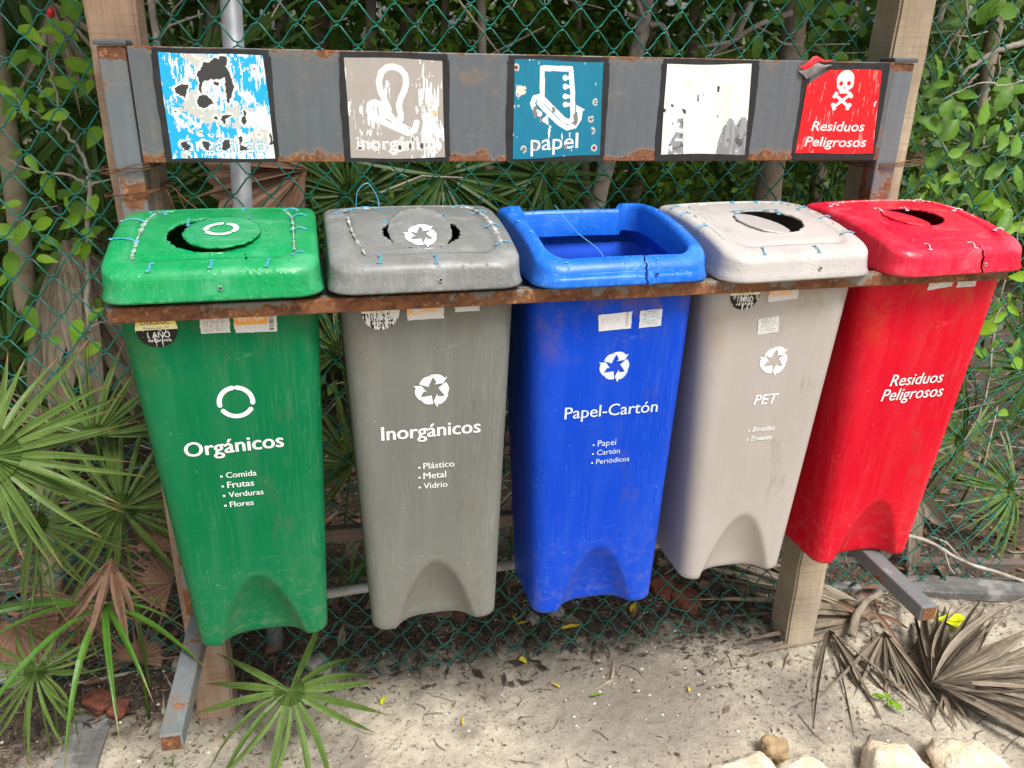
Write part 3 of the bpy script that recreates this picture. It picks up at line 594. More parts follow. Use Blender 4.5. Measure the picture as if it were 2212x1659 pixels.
# ------------------------------------------------------------------ bins
YF0, YF1 = .032, .080         # front face at z=1.28 and at z=.53
def yface(z, x=0): return YF0+(1.28-z)/(1.28-.53)*(YF1-YF0)
def make_body(h_top, zb, hw0=.162, hw1=.136, depth0=.296, depth1=.215, sh=0):
    """returns (outer+inner mesh); local x=0 centre, world y and z; zb bottom"""
    NF, NC, NS = 40, 7, 6; levels = [0, .004, .010]+list(np.linspace(.02, .22, 26))+list(np.linspace(.25, h_top-zb-.012, 12))+[h_top-zb-.006, h_top-zb]
    V = []; F = []; n = None
    def sec(dz, shrink=0, inner=0):
        z = zb+dz; t = (1.28-z)/.75; hw = hw0+(hw1-hw0)*t-shrink-inner; yf = YF0+(YF1-YF0)*t+shrink+inner; yb = yf+depth0+(depth1-depth0)*t-2*shrink-2*inner; rad = max(.012, .042-.012*t)-inner*.5
        P = []
        for i in range(NF+1):                                     # front, left to right
            x = -hw+rad+(2*hw-2*rad)*i/NF; y = yf
            if inner and dz < .25: y += .052
            elif not inner:
                a = .092; zt = .180; q_ = (1-dz/zt)-(x/a)**2
                if q_ > 0: y += .038*math.sin(math.pi/2*min(1, q_))**.85
            P.append((x, y, z))
        def arc(cx, cy, a0):
            for k in range(1, NC): a = a0+math.pi/2*k/NC; P.append((cx+rad*math.cos(a), cy+rad*math.sin(a), z))
        arc(hw-rad, yf+rad, -math.pi/2)
        for k in range(NS+1): P.append((hw, yf+rad+(yb-yf-2*rad)*k/NS, z))
        arc(hw-rad, yb-rad, 0)
        for i in range(13): P.append((hw-rad-(2*hw-2*rad)*i/12, yb, z))
        arc(-hw+rad, yb-rad, math.pi/2)
        for k in range(NS+1): P.append((-hw, yb-rad-(yb-yf-2*rad)*k/NS, z))
        arc(-hw+rad, yf+rad, math.pi)
        return [(x+sh*t, y, z) for x, y, z in P]
    rings = [sec(levels[0], .009), sec(levels[1], .003)]+[sec(l) for l in levels[2:]]
    n = len(rings[0]); H = levels[-1]
    rings += [sec(H, 0, .004), sec(H-.03, 0, .004), sec(.45, 0, .004), sec(.23, 0, .004), sec(.03, 0, .006)]
    for r_ in rings: V += r_
    for j in range(len(rings)-1):
        for i in range(n): F.append((j*n+i, j*n+(i+1) % n, (j+1)*n+(i+1) % n, (j+1)*n+i))
    cb = len(V); V.append((0, YF1+.10, zb+.006)); 
    for i in range(n): F.append((cb, (i+1) % n, i))
    ct = len(V); V.append((0, YF1+.10, zb+.03)); o_ = (len(rings)-1)*n
    for i in range(n): F.append((ct, o_+i, o_+(i+1) % n))
    me = mesh('body', V, F, True); inner = [1 if (k//n >= len(levels) and k < (len(rings)-1)*n) or k >= len(F)-n else 0 for k in range(len(F))]; me.polygons.foreach_set('material_index', inner); return me
def prof(y):        # height of a lid's top over the ground
    xs = [-.03, -.01, .04, .10, .17, .24, .30, .35]; zs = [1.374, 1.384, 1.400, 1.415, 1.426, 1.431, 1.428, 1.418]
    return float(np.interp(y, xs, zs))
LY0, LY1 = -.026, .342
def make_lid(hw, hole, cracks=(), zb=1.334, arch=False, rag=0, seed=0, tilt=0):
    """hole=(cx,cy,rx,ry) in local x, world y, or 'open' """
    rnd = random.Random(seed); yc = (LY0+LY1)/2; hd = (LY1-LY0)/2
    def outline(ins, rad, N_=144):
        a, b_ = hw-ins, hd-ins; rad = max(.006, min(rad, a-.002, b_-.002)); segs = [(a-rad, -b_+rad, -90), (a-rad, b_-rad, 0), (-a+rad, b_-rad, 90), (-a+rad, -b_+rad, 180)]
        P = []; q_ = N_//4
        for k, (cx, cy, a0) in enumerate(segs):
            arcn = q_//2
            for i in range(arcn): t = R(a0+90*i/(arcn-1)); P.append((cx+rad*math.cos(t), cy+rad*math.sin(t)))
            nx_ = segs[(k+1) % 4]; t = R(a0+90); p0 = (cx+rad*math.cos(t), cy+rad*math.sin(t)); p1 = (nx_[0]+rad*math.cos(t), nx_[1]+rad*math.sin(t))
            for i in range(1, q_-arcn+1): f_ = i/(q_-arcn+1); P.append((p0[0]*(1-f_)+p1[0]*f_, p0[1]*(1-f_)+p1[1]*f_))
        return P
    def zt(x, y):
        z = prof(y)
        if arch: z += -.016*math.exp(-((y-LY1)/.05)**2)*(abs(x) < hw-.06)-.010*math.exp(-((y-LY0)/.035)**2)
        z -= .004*(x/hw)**2
        return z
    rings = []
    for dz, ins in ((0, -.002), (.004, -.0035), (.012, -.0005), (.025, .001)):
        rings.append([(x, y+yc, zb+dz+tilt*x) for x, y in outline(ins, .052)])
    rs = .015
    for k in range(0, 7):
        a = math.pi/2*k/6; ins = .002+rs*(1-math.cos(a)); P = []
        for x, y in outline(ins, .052-.6*ins): z1 = zt(x, y+yc); P.append((x, y+yc, z1-rs*.85*(1-math.sin(a))+tilt*x))
        rings.append(P)
    if hole == 'open':
        for ins, dz in ((.024, .001), (.029, -.003), (.032, -.012), (.033, -.060)):
            P = []
            for x, y in outline(ins, .04):
                P.append((x, y+yc, zt(x, y+yc)+dz+tilt*x))
            rings.append(P)
    else:
        for ins, dz in ((.034, .0005), (.040, .0002), (.043, -.0045), (.050, -.0045), (.054, -.001), (.060, 0.0)):
            rings.append([(x, y+yc, zt(x, y+yc)+dz+tilt*x) for x, y in outline(ins, .034)])
        hx, hy, rx, ry = hole; base = outline(.060, .034); hp = []
        for x, y in base:
            ph_ = math.atan2((y+yc-hy)/ry, (x-hx)/rx); j_ = 1+rag*(.55*math.sin(ph_*13+seed)+.45*math.sin(ph_*29+seed*2)+rnd.uniform(-.8, .8)); hp.append((hx+rx*math.cos(ph_)*j_, hy+ry*math.sin(ph_)*j_))
        for t in (.25, .5, .75, .93, 1.0):
            P = []
            for (x, y), (a, b_) in zip(base, hp):
                X = x*(1-t)+a*t; Y = (y+yc)*(1-t)+b_*t; P.append((X, Y, zt(X, Y)+(.0012 if t > .9 else 0)+tilt*X))
            rings.append(P)
        rings.append([(p[0]+(p[0]-hx)*.02, p[1]+(p[1]-hy)*.02, p[2]-.0045) for p in rings[-1]])
    V = []; F = []
    for r_ in rings: V += r_
    n = len(rings[0])
    def lidcut(j, i):
        for (x0, ja, jb, side) in cracks:
            if ja <= j < jb:
                p, q_ = rings[j][i], rings[j][(i+1) % n]
                if side == 'front' and p[1] < yc and q_[1] < yc and abs((p[0]+q_[0])/2-x0) < .0035: return True
        return False
    # pull two neighbouring columns together around each crack so that the gap is a few millimetres
    for (x0, ja, jb, side) in cracks:
        cand = [i for i in range(n) if rings[0][i][1] < LY0+.02]
        cand.sort(key=lambda i: abs(rings[0][i][0]+0-x0)); i0 = cand[0]; i1 = (i0+1) % n if rings[0][(i0+1) % n][1] < LY0+.02 else (i0-1) % n
        if i1 == (i0-1) % n: i0, i1 = i1, i0
        for j in range(ja, jb+1):
            g_ = .0024*(1-.55*(j-ja)/max(1, jb-ja)); wob = .002*math.sin(j*1.9)
            for ii, s_ in ((i0, -1), (i1, 1)):
                p = V[j*n+ii]; V[j*n+ii] = (x0+wob+s_*g_, p[1], p[2]); rings[j][ii] = V[j*n+ii]
            V[j*n+i1] = (V[j*n+i1][0], V[j*n+i1][1]-.0015, V[j*n+i1][2]-.001)
    for j in range(len(rings)-1):
        for i in range(n):
            if not lidcut(j, i): F.append((j*n+i, j*n+(i+1) % n, (j+1)*n+(i+1) % n, (j+1)*n+i))
    # inner skirt
    o_ = len(V)
    for ins, dz in ((.003, .002), (.005, .03)):
        V += [(x, y+yc, zb+dz+tilt*x) for x, y in outline(ins, .05)]
    for i in range(n):
        if not lidcut(0, i): F.append((i, o_+i, o_+(i+1) % n, (i+1) % n)); F.append((o_+i, o_+n+i, o_+n+(i+1) % n, o_+(i+1) % n))
    return mesh('lid', V, F, True), zt

def face_mesh(cx, V2, F2, off=.0011):
    """place flat x,z shapes on a bin's front (x local to world)"""
    return [(x-cx, yface(z)-off, z) for x, z in V2], F2
def text_on(cx, txt, x0, x1, base, bold=0, shear=0, slope=0, hs=1):
    thick = bold*2.6; bold = 0
    T, tr = glyphs(txt, bold, shear); lo = T.min(0); hi = T.max(0); k = (x1-x0)/(hi[0]-lo[0])
    P = [(x0+(t[0]-lo[0])*k, base+t[1]*k*hs+slope*(x0+(t[0]-lo[0])*k-x0)) for t in T]
    V, F = face_mesh(cx, P, tr); V = list(V); F = [tuple(f) for f in F]
    if thick:
        m0 = len(V); V2 = [(x+thick*k, y-.00025, z) for x, y, z in V[:m0]]; V3 = [(x+thick*k*.5, y-.0005, z+thick*k*.45) for x, y, z in V[:m0]]; F0 = list(F)
        V += V2+V3; F += [tuple(i+m0 for i in f) for f in F0]+[tuple(i+2*m0 for i in f) for f in F0]
    return V, F
TAIL = [(580,708),(588,690),(600,673),(616,661),(634,655),(652,654),(671,662),(640,731)]
ARROW = [(648,648),(664,644),(684,642),(706,643),(724,650),(738,660),(746,672),(768,664),(740,711),(678,716),(694,706),(688,688),(678,672),(664,659)]
def recycle(cx, sx, sz, rad):
    V2 = []; F2 = []
    for k in range(3):
        for P in (TAIL, ARROW):
            a = -R(120*k); b0 = len(V2)
            for x, y in P:
                X, Z = (x-670)/115, -(y-757)/115; V2.append((sx+(X*math.cos(a)-Z*math.sin(a))*rad, sz+(X*math.sin(a)+Z*math.cos(a))*rad))
            F2.append(tuple(range(b0, b0+len(P))))
    return V2, F2
def arcs(sx, sz, r1, r2, spans=((-7,82),(98,190),(214,326))):
    V2 = []; F2 = []
    for a0, a1 in spans:
        b0 = len(V2); m_ = (r1+r2)/2; hwid = (r2-r1)/2; n1 = 14; P = []
        for i in range(n1+1): a = R(a0+(a1-a0)*i/n1); P.append((r2*math.cos(a), r2*math.sin(a)))
        for i in range(1, 5): a = R(a1); t = math.pi*i/5; P.append(((m_+hwid*math.cos(t))*math.cos(a)-hwid*math.sin(t)*math.sin(a), (m_+hwid*math.cos(t))*math.sin(a)+hwid*math.sin(t)*math.cos(a)))
        for i in range(n1+1): a = R(a1+(a0-a1)*i/n1); P.append((r1*math.cos(a), r1*math.sin(a)))
        for i in range(1, 5): a = R(a0); t = math.pi*i/5; P.append(((m_-hwid*math.cos(t))*math.cos(a)+hwid*math.sin(t)*math.sin(a), (m_-hwid*math.cos(t))*math.sin(a)-hwid*math.sin(t)*math.cos(a)))
        V2 += [(sx+x, sz+z) for x, z in P]; F2.append(tuple(range(b0, b0+len(P))))
    return V2, F2
def bullets(x, zs, rad=.0026):
    V2 = []; F2 = []
    for z in zs:
        b0 = len(V2); V2 += [(x+rad*math.cos(2*math.pi*k/10), z+rad*math.sin(2*math.pi*k/10)) for k in range(10)]; F2.append(tuple(range(b0, b0+10)))
    return V2, F2

def paper_label(seed, kind, n=56, bg_=(.66,.65,.62)):
    c = Canvas(n, bg_); A = vnoise(n, 20, 4, seed, 3); B = vnoise(n, 4, 4, seed+1, 3)
    if kind == 'text':
        for k in range(8):
            v = .10+.105*k; c.put((abs(c.Vv-v) < .022) & (c.U > .10+.03*(k % 3)) & (c.U < .92-.05*((k*7) % 4)) & (vnoise(n, 26, 2, seed+k, 2) > .47), (.22,.22,.22))
    if kind == 'orange':
        c.put((c.Vv < .62) & (c.U < .76), srgb(240,165,70)); c.put((c.Vv < .40) & (c.U < .76) & (B > .5), srgb(246,195,120))
        c.put(c.text('ESTRA', .12, .70, .46, h=.42, bold=.01), WHITE)
        for k in range(9): c.put((abs(c.Vv-(.06+.1*k)) < .02+.012*(k % 3)) & (c.U > .80) & (c.U < .91), (.15,.15,.15))
    if kind == 'faded':
        c.put((c.Vv < .6) & (B > .5) & (c.U < .8), srgb(235,190,140))
    if kind == 'bleached':
        for k in range(8): c.put((abs(c.Vv-(.10+.1*k)) < .02) & (c.U > .80) & (c.U < .90), (.25,.25,.25))
        c.put(c.text('ESTRA', .12, .66, .55, h=.42, bold=-.01) & (A > .45), (.48,.48,.50))
    c.put(A > .72, np.array(bg_)*1.15); return c
def round_label(seed, wear):
    n = 84; c = Canvas(n, srgb(28,26,24)); top = c.Vv < .52; c.put(top, srgb(245,225,100)); c.put((c.Vv > .40) & (c.Vv < .52), srgb(250,242,190)); c.put((c.Vv < .04), WHITE)
    c.put(c.text('ORIGINAL', .14, .86, .38, h=.15, bold=.02), (.05,.05,.05)); c.put(c.text('Protección UV', .20, .80, .50, h=.09, bold=0), (.05,.05,.05))
    c.put(c.text('1 AÑO', .26, .80, .74, h=.23, bold=.03), WHITE); c.put(c.text('de garantía', .26, .82, .845, h=.12, bold=.03), WHITE)
    A = vnoise(n, 34, 5, seed, 4); c.put(A > 1-wear, (.72,.72,.70)); keep = ((c.U-.5)**2+(c.Vv-.5)**2) < .248; return c, keep

INNER = {k: simple(k+'_inside', c, .85, .2, 6) for k, c in dict(green=GREEN, grey=(.12,.12,.11), blue=(.002,.075,.60), pet=(.42,.39,.36), red=(.6,.002,.02)).items()}
LDX = 0; LROT = 0
DECALS = {'body', 'lettering', 'bullet_points', 'recycling_symbol', 'ring_symbol', 'paper_label', 'round_label'}
def seat(t):
    # set the finished bin into its place in the askew frame
    k = fit_k(t.location.x, .04); t.location = (.4116+(t.location.x-.4116)*k, .15+SK*(.4116+(t.location.x-.4116)*k), 1.7229+(t.location.z-1.7229)*k)
    t.scale = (k, k, k); t.rotation_euler = (0, 0, math.atan(SK))
def make_bin(name, cx, zb, key, label, cat='bin', rot=0, hw1=.136, sh=0, hw0=.162, bdx=0):
    t = thing(name, (cx, .15, zb), label, cat, 'sorting bins hanging in the rack', rot=(0, 0, rot))
    o = part('body', make_body(1.335, zb, hw0=hw0, hw1=hw1, sh=sh), key+'_body', t); o.location = (bdx, -.15, -zb); o.data.materials.append(INNER[key])
    t['_'] = 0; del t['_']
    return t
def bpart(t, name, me, m_, label=None, smooth=False, parent=None):
    """parts authored in: local x, world y, world z"""
    o = ob(name, me, MT[m_] if isinstance(m_, str) else m_, parent or t)
    if not parent:
        a = 0 if name in DECALS else LROT; o.rotation_euler = (0, 0, a)
        o.location = ((-.004 if name in DECALS else LDX)+math.sin(a)*t.location.y, -math.cos(a)*t.location.y, -t.location.z)
    if label: o['label'] = label
    return o
def decal(t, name, VF, m_, label=None, parent=None):
    return bpart(t, name, mesh(name, *VF), m_, label)
def label_on(t, quad, cv, keep=None, m_='paper', off=.0009, name='paper_label', label=None):
    cx = t.location.x; pos = lambda x, z, u, v: (x-cx, yface(z)-off-.0004*math.sin(u*5+v*3), z)
    bpart(t, name, sticker_mesh(name, cv, quad, pos, keep), m_, label)
def torn(n, seed, a=.05):
    j = vnoise(n, 8, 8, seed, 3)-.5; c = (np.arange(n)+.5)/n; U, Vv = np.meshgrid(c, c)
    return (U > a*(j+.4)) & (U < 1-a*(j+.4)) & (Vv < 1-a*(j+.45)*1.2) & (Vv > a*(j+.4))
def stitch(t, p, q, zt, seed=0, m_='twine', r=.0008, lift=.0035):
    """short loop of twine from p to q over the lid's surface, with a washer of pulled plastic at both ends"""
    rnd = random.Random(seed); P = []
    for i in range(7):
        s_ = i/6; x = p[0]*(1-s_)+q[0]*s_; y = p[1]*(1-s_)+q[1]*s_; P.append((x+.0012*math.sin(s_*5+seed), y, zt(x, y)+.0008+lift*math.sin(math.pi*s_)))
    mb = MB().tube(P, r, 5)
    P2 = [(a+.002, b_+.0015, c+.0008*math.sin(i*2)) for i, (a, b_, c) in enumerate(P)]; mb.tube(P2, r*.9, 5)
    for e in (p, q):
        ring = [(e[0]+.0036*math.cos(a), e[1]+.0036*math.sin(a), zt(e[0], e[1])+.0008) for a in np.linspace(0, 2*math.pi, 9)]; mb.tube(ring, .0009, 4)
    bpart(t, 'stitch', mb.mesh('stitch', True), m_)
def seam(t, P, zt, m_, wd=.006, seed=0, name='torn_seam'):
    """ragged, lumpy line of pulled and melted plastic"""
    rnd = random.Random(seed); Q = spline([(x, y, 0) for x, y in P], 14); V = []; F = []
    for i, p in enumerate(Q):
        d = (Q[min(i+1, len(Q)-1)]-Q[max(i-1, 0)]).normalized(); nrm = Vector((-d.y, d.x, 0)); w_ = wd*(.10+.62*rnd.random()**1.5); h_ = .0006+.0032*rnd.random()**3
        for s_, hh in ((-1, .0002), (-.35, h_), (.3, h_*.7), (1, .0002)):
            x, y = p.x+nrm.x*s_*w_, p.y+nrm.y*s_*w_; V.append((x, y, zt(x, y)+hh))
    for i in range(len(Q)-1):
        for k in range(3): F.append((i*4+k, i*4+k+1, (i+1)*4+k+1, (i+1)*4+k))
    me = mesh(name, V, F, False); bm = bmesh.new(); bm.from_mesh(me); bmesh.ops.recalc_face_normals(bm, faces=bm.faces); bm.to_mesh(me); bm.free()
    bpart(t, name, me, m_)
def flap(t, c, rx, ry, tx, ty, zt, m_, seed, z_off=0, mark=None, rag=.03, label=None):
    """loose disc cut out of the lid, tied back into its hole. tx, ty: slopes"""
    rnd = random.Random(seed); n = 56; V = [(0,0,0)]; cz = zt(*c)+z_off
    for rr_, zz in ((.55, .0006), (.93, 0), (1, 0), (1.0, -.004), (.5, -.003)):
        for i in range(n):
            a = 2*math.pi*i/n; j_ = 1+(rag*(.5*math.sin(a*11+seed)+.5*math.sin(a*23+seed)+rnd.uniform(-.6, .6)) if rr_ > .9 else 0); V.append((rx*rr_*math.cos(a)*j_, ry*rr_*math.sin(a)*j_, zz))
    F = [(0, 1+i, 1+(i+1) % n) for i in range(n)]
    for k in range(4): F += [(1+k*n+i, 1+(k+1)*n+i, 1+(k+1)*n+(i+1) % n, 1+k*n+(i+1) % n) for i in range(n)]
    fx = lambda x, y, z: (c[0]+x, c[1]+y, cz+x*tx+y*ty+z)
    o = bpart(t, 'flap', mesh('flap', [fx(*v) for v in V], F, True), m_, label)
    if mark:
        V2, F2 = mark; bpart(t, 'lid_symbol', mesh('lid_symbol', [fx(x, z, .0018) for x, z in V2], F2), 'print_white')
    return o
MT['print_white'] = printmat('print_white', (.5,.5,.5), .30)
WASH = [(-1,0)]
def rim_hole(t, x, z, y, col):
    V = []; n = 12
    for r_ in (.0, .0026): V += [(x+r_*math.cos(2*math.pi*k/n), y-.0004, z+r_*math.sin(2*math.pi*k/n)) for k in range(n)]
    bpart(t, 'screw_hole', mesh('screw_hole', V, [(n+i, n+(i+1) % n, (i+1) % n, i) for i in range(n)]), 'bin_inside')  # flat disc on the skirt; the hole's shade is its near-black colour
    ring = [(x+.0034*math.cos(a), y-.0006, z+.0034*math.sin(a)) for a in np.linspace(0, 2*math.pi, 11)]; bpart(t, 'washer', MB().tube(ring, .0009, 5).mesh('washer', True), col)
MT['pale_green'] = simple('pale_green', (.40,.62,.50), .5, .5, 60, bm=1, bd=.003, col2=(.12,.13,.11))
MT['pale_grey'] = simple('pale_grey', (.55,.56,.54), .5, .5, 60, bm=1, bd=.003, col2=(.24,.23,.21))
MT['pale_white'] = simple('pale_white', (.68,.67,.63), .5, .4, 60, bm=1, bd=.003, col2=(.36,.35,.32))
MT['pale_pink'] = simple('pale_pink', (.70,.52,.50), .5, .4, 60, bm=1, bd=.003, col2=(.52,.16,.17))

# --- green
LDX = -0.006; B1 = make_bin('recycling_bin', BX[0], .520, 'green', 'green bin with a green lid reading Orgánicos in white, leftmost in the rack', hw0=.174, bdx=-.007, sh=.008)
cx = BX[0]; lid, zt = make_lid(.182, (-.003, .110, .080, .080), ((.055, 11, 16, 'front'),), 1.327, seed=1, rag=.025)
L1 = bpart(B1, 'lid', lid, 'green_lid'); MT['pg'] = printmat('print_on_green', GREEN, .14); MT['pgr'] = printmat('print_on_grey', (.21,.215,.19), .22); MT['pb'] = printmat('print_on_blue', (.004,.082,.60), .33, (.62,.70,.84)); MT['pp'] = printmat('print_on_beige', (.42,.38,.35), .05, (.92,.91,.88)); MT['pr'] = printmat('print_on_red', (.66,.002,.022), .12)
decal(B1, 'ring_symbol', face_mesh(cx, *arcs(.187, 1.110, .0255, .0345)), 'pg')
decal(B1, 'lettering', text_on(cx, 'Orgánicos', .082, .264, 1.000, .018, slope=.03), 'pg')
for s_, x1, z in (('Comida', .208, .951), ('Frutas', .201, .928), ('Verduras', .217, .906), ('Flores', .196, .883)): decal(B1, 'lettering', text_on(cx, s_, .151, x1, z-.005, .012), 'pg')
decal(B1, 'bullet_points', face_mesh(cx, *bullets(.1425, (.9505,.9275,.9055,.8825))), 'pg')
c_, kp = round_label(61, .30); label_on(B1, [(.034,1.300),(.104,1.300),(.104,1.229),(.034,1.229)], c_, kp & (c_.Vv > .25), name='round_label', label='round yellow and black label reading 1 AÑO de garantía')
label_on(B1, [(.142,1.283),(.194,1.283),(.193,1.250),(.141,1.250)], paper_label(62, 'text'), torn(56, 5, .03)); label_on(B1, [(.199,1.290),(.277,1.290),(.275,1.247),(.200,1.248)], paper_label(63, 'orange'), torn(56, 6, .03), label='orange and white paper label reading ESTRA')
flap(B1, (.013, .102), .067, .074, .02, .17, zt, 'green_lid', 4, .006, arcs(-.002, .006, .0215, .031, ((-30,62),(92,182),(210,305))), label='round green flap with a white ring symbol')
for k, (p, q_) in enumerate([((-.172,.20),(-.135,.195)), ((-.174,.10),(-.128,.085)), ((-.13,.262),(-.10,.235)), ((-.095,.004),(-.10,-.016)), ((.0,.006),(-.002,-.014)), ((.095,.006),(.090,-.014)), ((.135,.02),(.15,.03)), ((.135,.12),(.158,.125)), ((.135,.20),(.160,.21)), ((.12,.258),(.145,.262)), ((-.05,.150),(-.052,.185)), ((.05,.160),(.055,.19)), ((.04,.27),(.043,.28))]): stitch(B1, p, q_, zt, k)
seam(B1, [(-.130,.02),(-.130,.10),(-.128,.20),(-.115,.262),(-.09,.272)], zt, 'pale_green', .008, 1); seam(B1, [(.138,.03),(.137,.10),(.134,.19),(.120,.262)], zt, 'pale_green', .005, 2)
rim_hole(B1, .013, 1.349, -.0275, 'pale_green')
seat(B1)
# --- grey
LDX = -0.008; B2 = make_bin('recycling_bin', BX[1], .514, 'grey', 'dark grey bin with a grey lid reading Inorgánicos, second from the left', hw1=.142, sh=.006, hw0=.166)
cx = BX[1]; lid, zt = make_lid(.176, (.002, .100, .074, .070), (), 1.331, seed=2, rag=.03); bpart(B2, 'lid', lid, 'grey_lid')
decal(B2, 'recycling_symbol', face_mesh(cx, *recycle(cx, .558, 1.112, .034)), 'pgr')
decal(B2, 'lettering', text_on(cx, 'Inorgánicos', .454, .654, 1.008, .018), 'pgr')
for s_, x1, z in (('Plástico', .601, .937), ('Metal', .584, .913), ('Vidrio', .587, .889)): decal(B2, 'lettering', text_on(cx, s_, .537, x1, z-.004, .012), 'pgr')
decal(B2, 'bullet_points', face_mesh(cx, *bullets(.529, (.9375,.9135,.8895))), 'pgr')
c_, kp = round_label(71, .52); label_on(B2, [(.427,1.316),(.497,1.316),(.497,1.245),(.427,1.245)], c_, kp & (c_.Vv > .46), name='round_label', label='scraped round label reading 1 AÑO')
label_on(B2, [(.509,1.286),(.582,1.286),(.582,1.261),(.510,1.260)], paper_label(72, 'faded'), torn(56, 7, .05)); label_on(B2, [(.600,1.283),(.650,1.283),(.650,1.273),(.601,1.272)], paper_label(73, 'plain'), torn(56, 8, .05))
flap(B2, (.0, .104), .060, .066, .03, .46, zt, 'grey_lid', 5, .001, tuple(recycle(cx, 0, -.018, .030)), label='round grey flap with a white recycling symbol')
for k, (p, q_) in enumerate([((-.15,.235),(-.12,.255)), ((-.06,.160),(-.035,.150)), ((.045,.165),(.062,.185)), ((-.085,.012),(-.088,-.01)), ((.012,.004),(.012,-.016)), ((.135,.04),(.162,.05)), ((.132,.12),(.158,.13)), ((.12,.20),(.15,.215)), ((.09,.262),(.125,.268)), ((-.12,.27),(-.09,.262))]): stitch(B2, p, q_, zt, 20+k)
seam(B2, [(-.145,.25),(-.12,.272),(-.08,.276)], zt, 'pale_grey', .012, 3); seam(B2, [(.145,.04),(.146,.12),(.140,.2),(.12,.26),(.07,.275)], zt, 'pale_grey', .009, 4); seam(B2, [(-.13,.20),(-.125,.10),(-.11,.02)], zt, 'pale_grey', .005, 5)
rim_hole(B2, .018, 1.352, -.0275, 'pale_grey')
tw = [(-.11,.24,1.436),(-.105,.235,1.47),(-.085,.235,1.485),(-.068,.24,1.46),(-.066,.235,1.437),(-.09,.23,1.440),(-.125,.225,1.437)]; bpart(B2, 'twine_loop', MB().tube(spline(tw, 8), .0009, 5).mesh('twine_loop', True), 'twine')
tw = [(-.066,.235,1.437),(-.045,.20,1.438),(-.025,.16,1.436),(-.028,.13,1.420)]; bpart(B2, 'twine_loop', MB().tube(spline(tw, 8), .0008, 5).mesh('twine_loop', True), 'twine')
seat(B2)
# --- blue
LDX = -0.014; LROT = R(1.5); B3 = make_bin('recycling_bin', BX[2], .512, 'blue', 'blue bin with an open cracked blue rim reading Papel-Cartón, middle of the rack', hw1=.148, sh=.014, hw0=.172, bdx=-.006)
cx = BX[2]; lid, zt = make_lid(.176, 'open', ((.035, 0, 14, 'front'),), 1.331, arch=True, seed=3); bpart(B3, 'lid_frame', lid, 'blue_lid')
decal(B3, 'recycling_symbol', face_mesh(cx, *recycle(cx, .930, 1.143, .032)), 'pb')
decal(B3, 'lettering', text_on(cx, 'Papel-Cartón', .829, 1.035, 1.030, .008), 'pb')
for s_, x1, z in (('Papel', .949, .962), ('Cartón', .960, .940), ('Periódicos', .984, .918)): decal(B3, 'lettering', text_on(cx, s_, .908, x1, z-.004, 0), 'pb')
decal(B3, 'bullet_points', face_mesh(cx, *bullets(.899, (.962,.940,.918), .0022)), 'pb')
label_on(B3, [(.883,1.257),(.956,1.261),(.957,1.224),(.887,1.221)], paper_label(82, 'bleached', bg_=(.70,.70,.70)), torn(56, 9, .04)); label_on(B3, [(.971,1.261),(1.020,1.263),(1.021,1.226),(.973,1.223)], paper_label(83, 'text', bg_=(.62,.66,.72)), torn(56, 10, .03))
rim_hole(B3, .055, 1.350, -.0275, 'blue_lid')
for k, (x, y) in enumerate(((-.155,.245), (-.156,.10), (-.12,-.008), (.06,-.010), (.158,.10), (.155,.21), (-.165,.16))):
    ring = [(x+.0036*math.cos(a), y+.0036*math.sin(a), zt(x, y)+.0006) for a in np.linspace(0, 2*math.pi, 9)]; bpart(B3, 'eyelet', MB().tube(ring, .0009, 4).mesh('eyelet', True), 'twine')
bpart(B3, 'loose_twine', MB().tube(spline([(-.055,.27,1.432),(-.03,.20,1.39),(.01,.16,1.355),(.012,.12,1.33),(.0,.10,1.30)], 8), .0008, 5).mesh('loose_twine', True), 'twine')
seat(B3)
# --- beige
LDX = -0.006; LROT = R(3); B4 = make_bin('recycling_bin', BX[3], .566, 'pet', 'beige bin with a stitched beige lid reading PET, between blue and red bins', hw1=.128, sh=.004, hw0=.168)
cx = BX[3]; lid, zt = make_lid(.168, (.0, .125, .074, .066), (), 1.330, seed=4, rag=.025); bpart(B4, 'lid', lid, 'pet_lid')
decal(B4, 'recycling_symbol', face_mesh(cx, *recycle(cx, 1.283, 1.137, .032)), 'pp')
decal(B4, 'lettering', text_on(cx, 'PET', 1.252, 1.309, 1.034, .012, .18), 'pp')
for s_, x1, z in (('Botellas', 1.316, .971), ('Envases', 1.314, .948)): decal(B4, 'lettering', text_on(cx, s_, 1.262, x1, z-.004, .004, .2), 'pp')
decal(B4, 'bullet_points', face_mesh(cx, *bullets(1.2545, (.9705,.9475), .0022)), 'pp')
c_, kp = round_label(91, .40); label_on(B4, [(1.156,1.323),(1.222,1.323),(1.222,1.256),(1.156,1.256)], c_, kp & (c_.Vv > .45), name='round_label', label='scraped round black label reading 1 AÑO')
label_on(B4, [(1.240,1.300),(1.312,1.300),(1.311,1.274),(1.241,1.268)], paper_label(92, 'faded'), torn(56, 11, .06)); label_on(B4, [(1.228,1.234),(1.276,1.239),(1.281,1.202),(1.231,1.198)], paper_label(93, 'text'), torn(56, 12, .04))
flap(B4, (-.018, .118), .055, .060, -.16, .12, zt, 'pet_lid', 6, -.003, label='round beige flap tied into the lid opening')
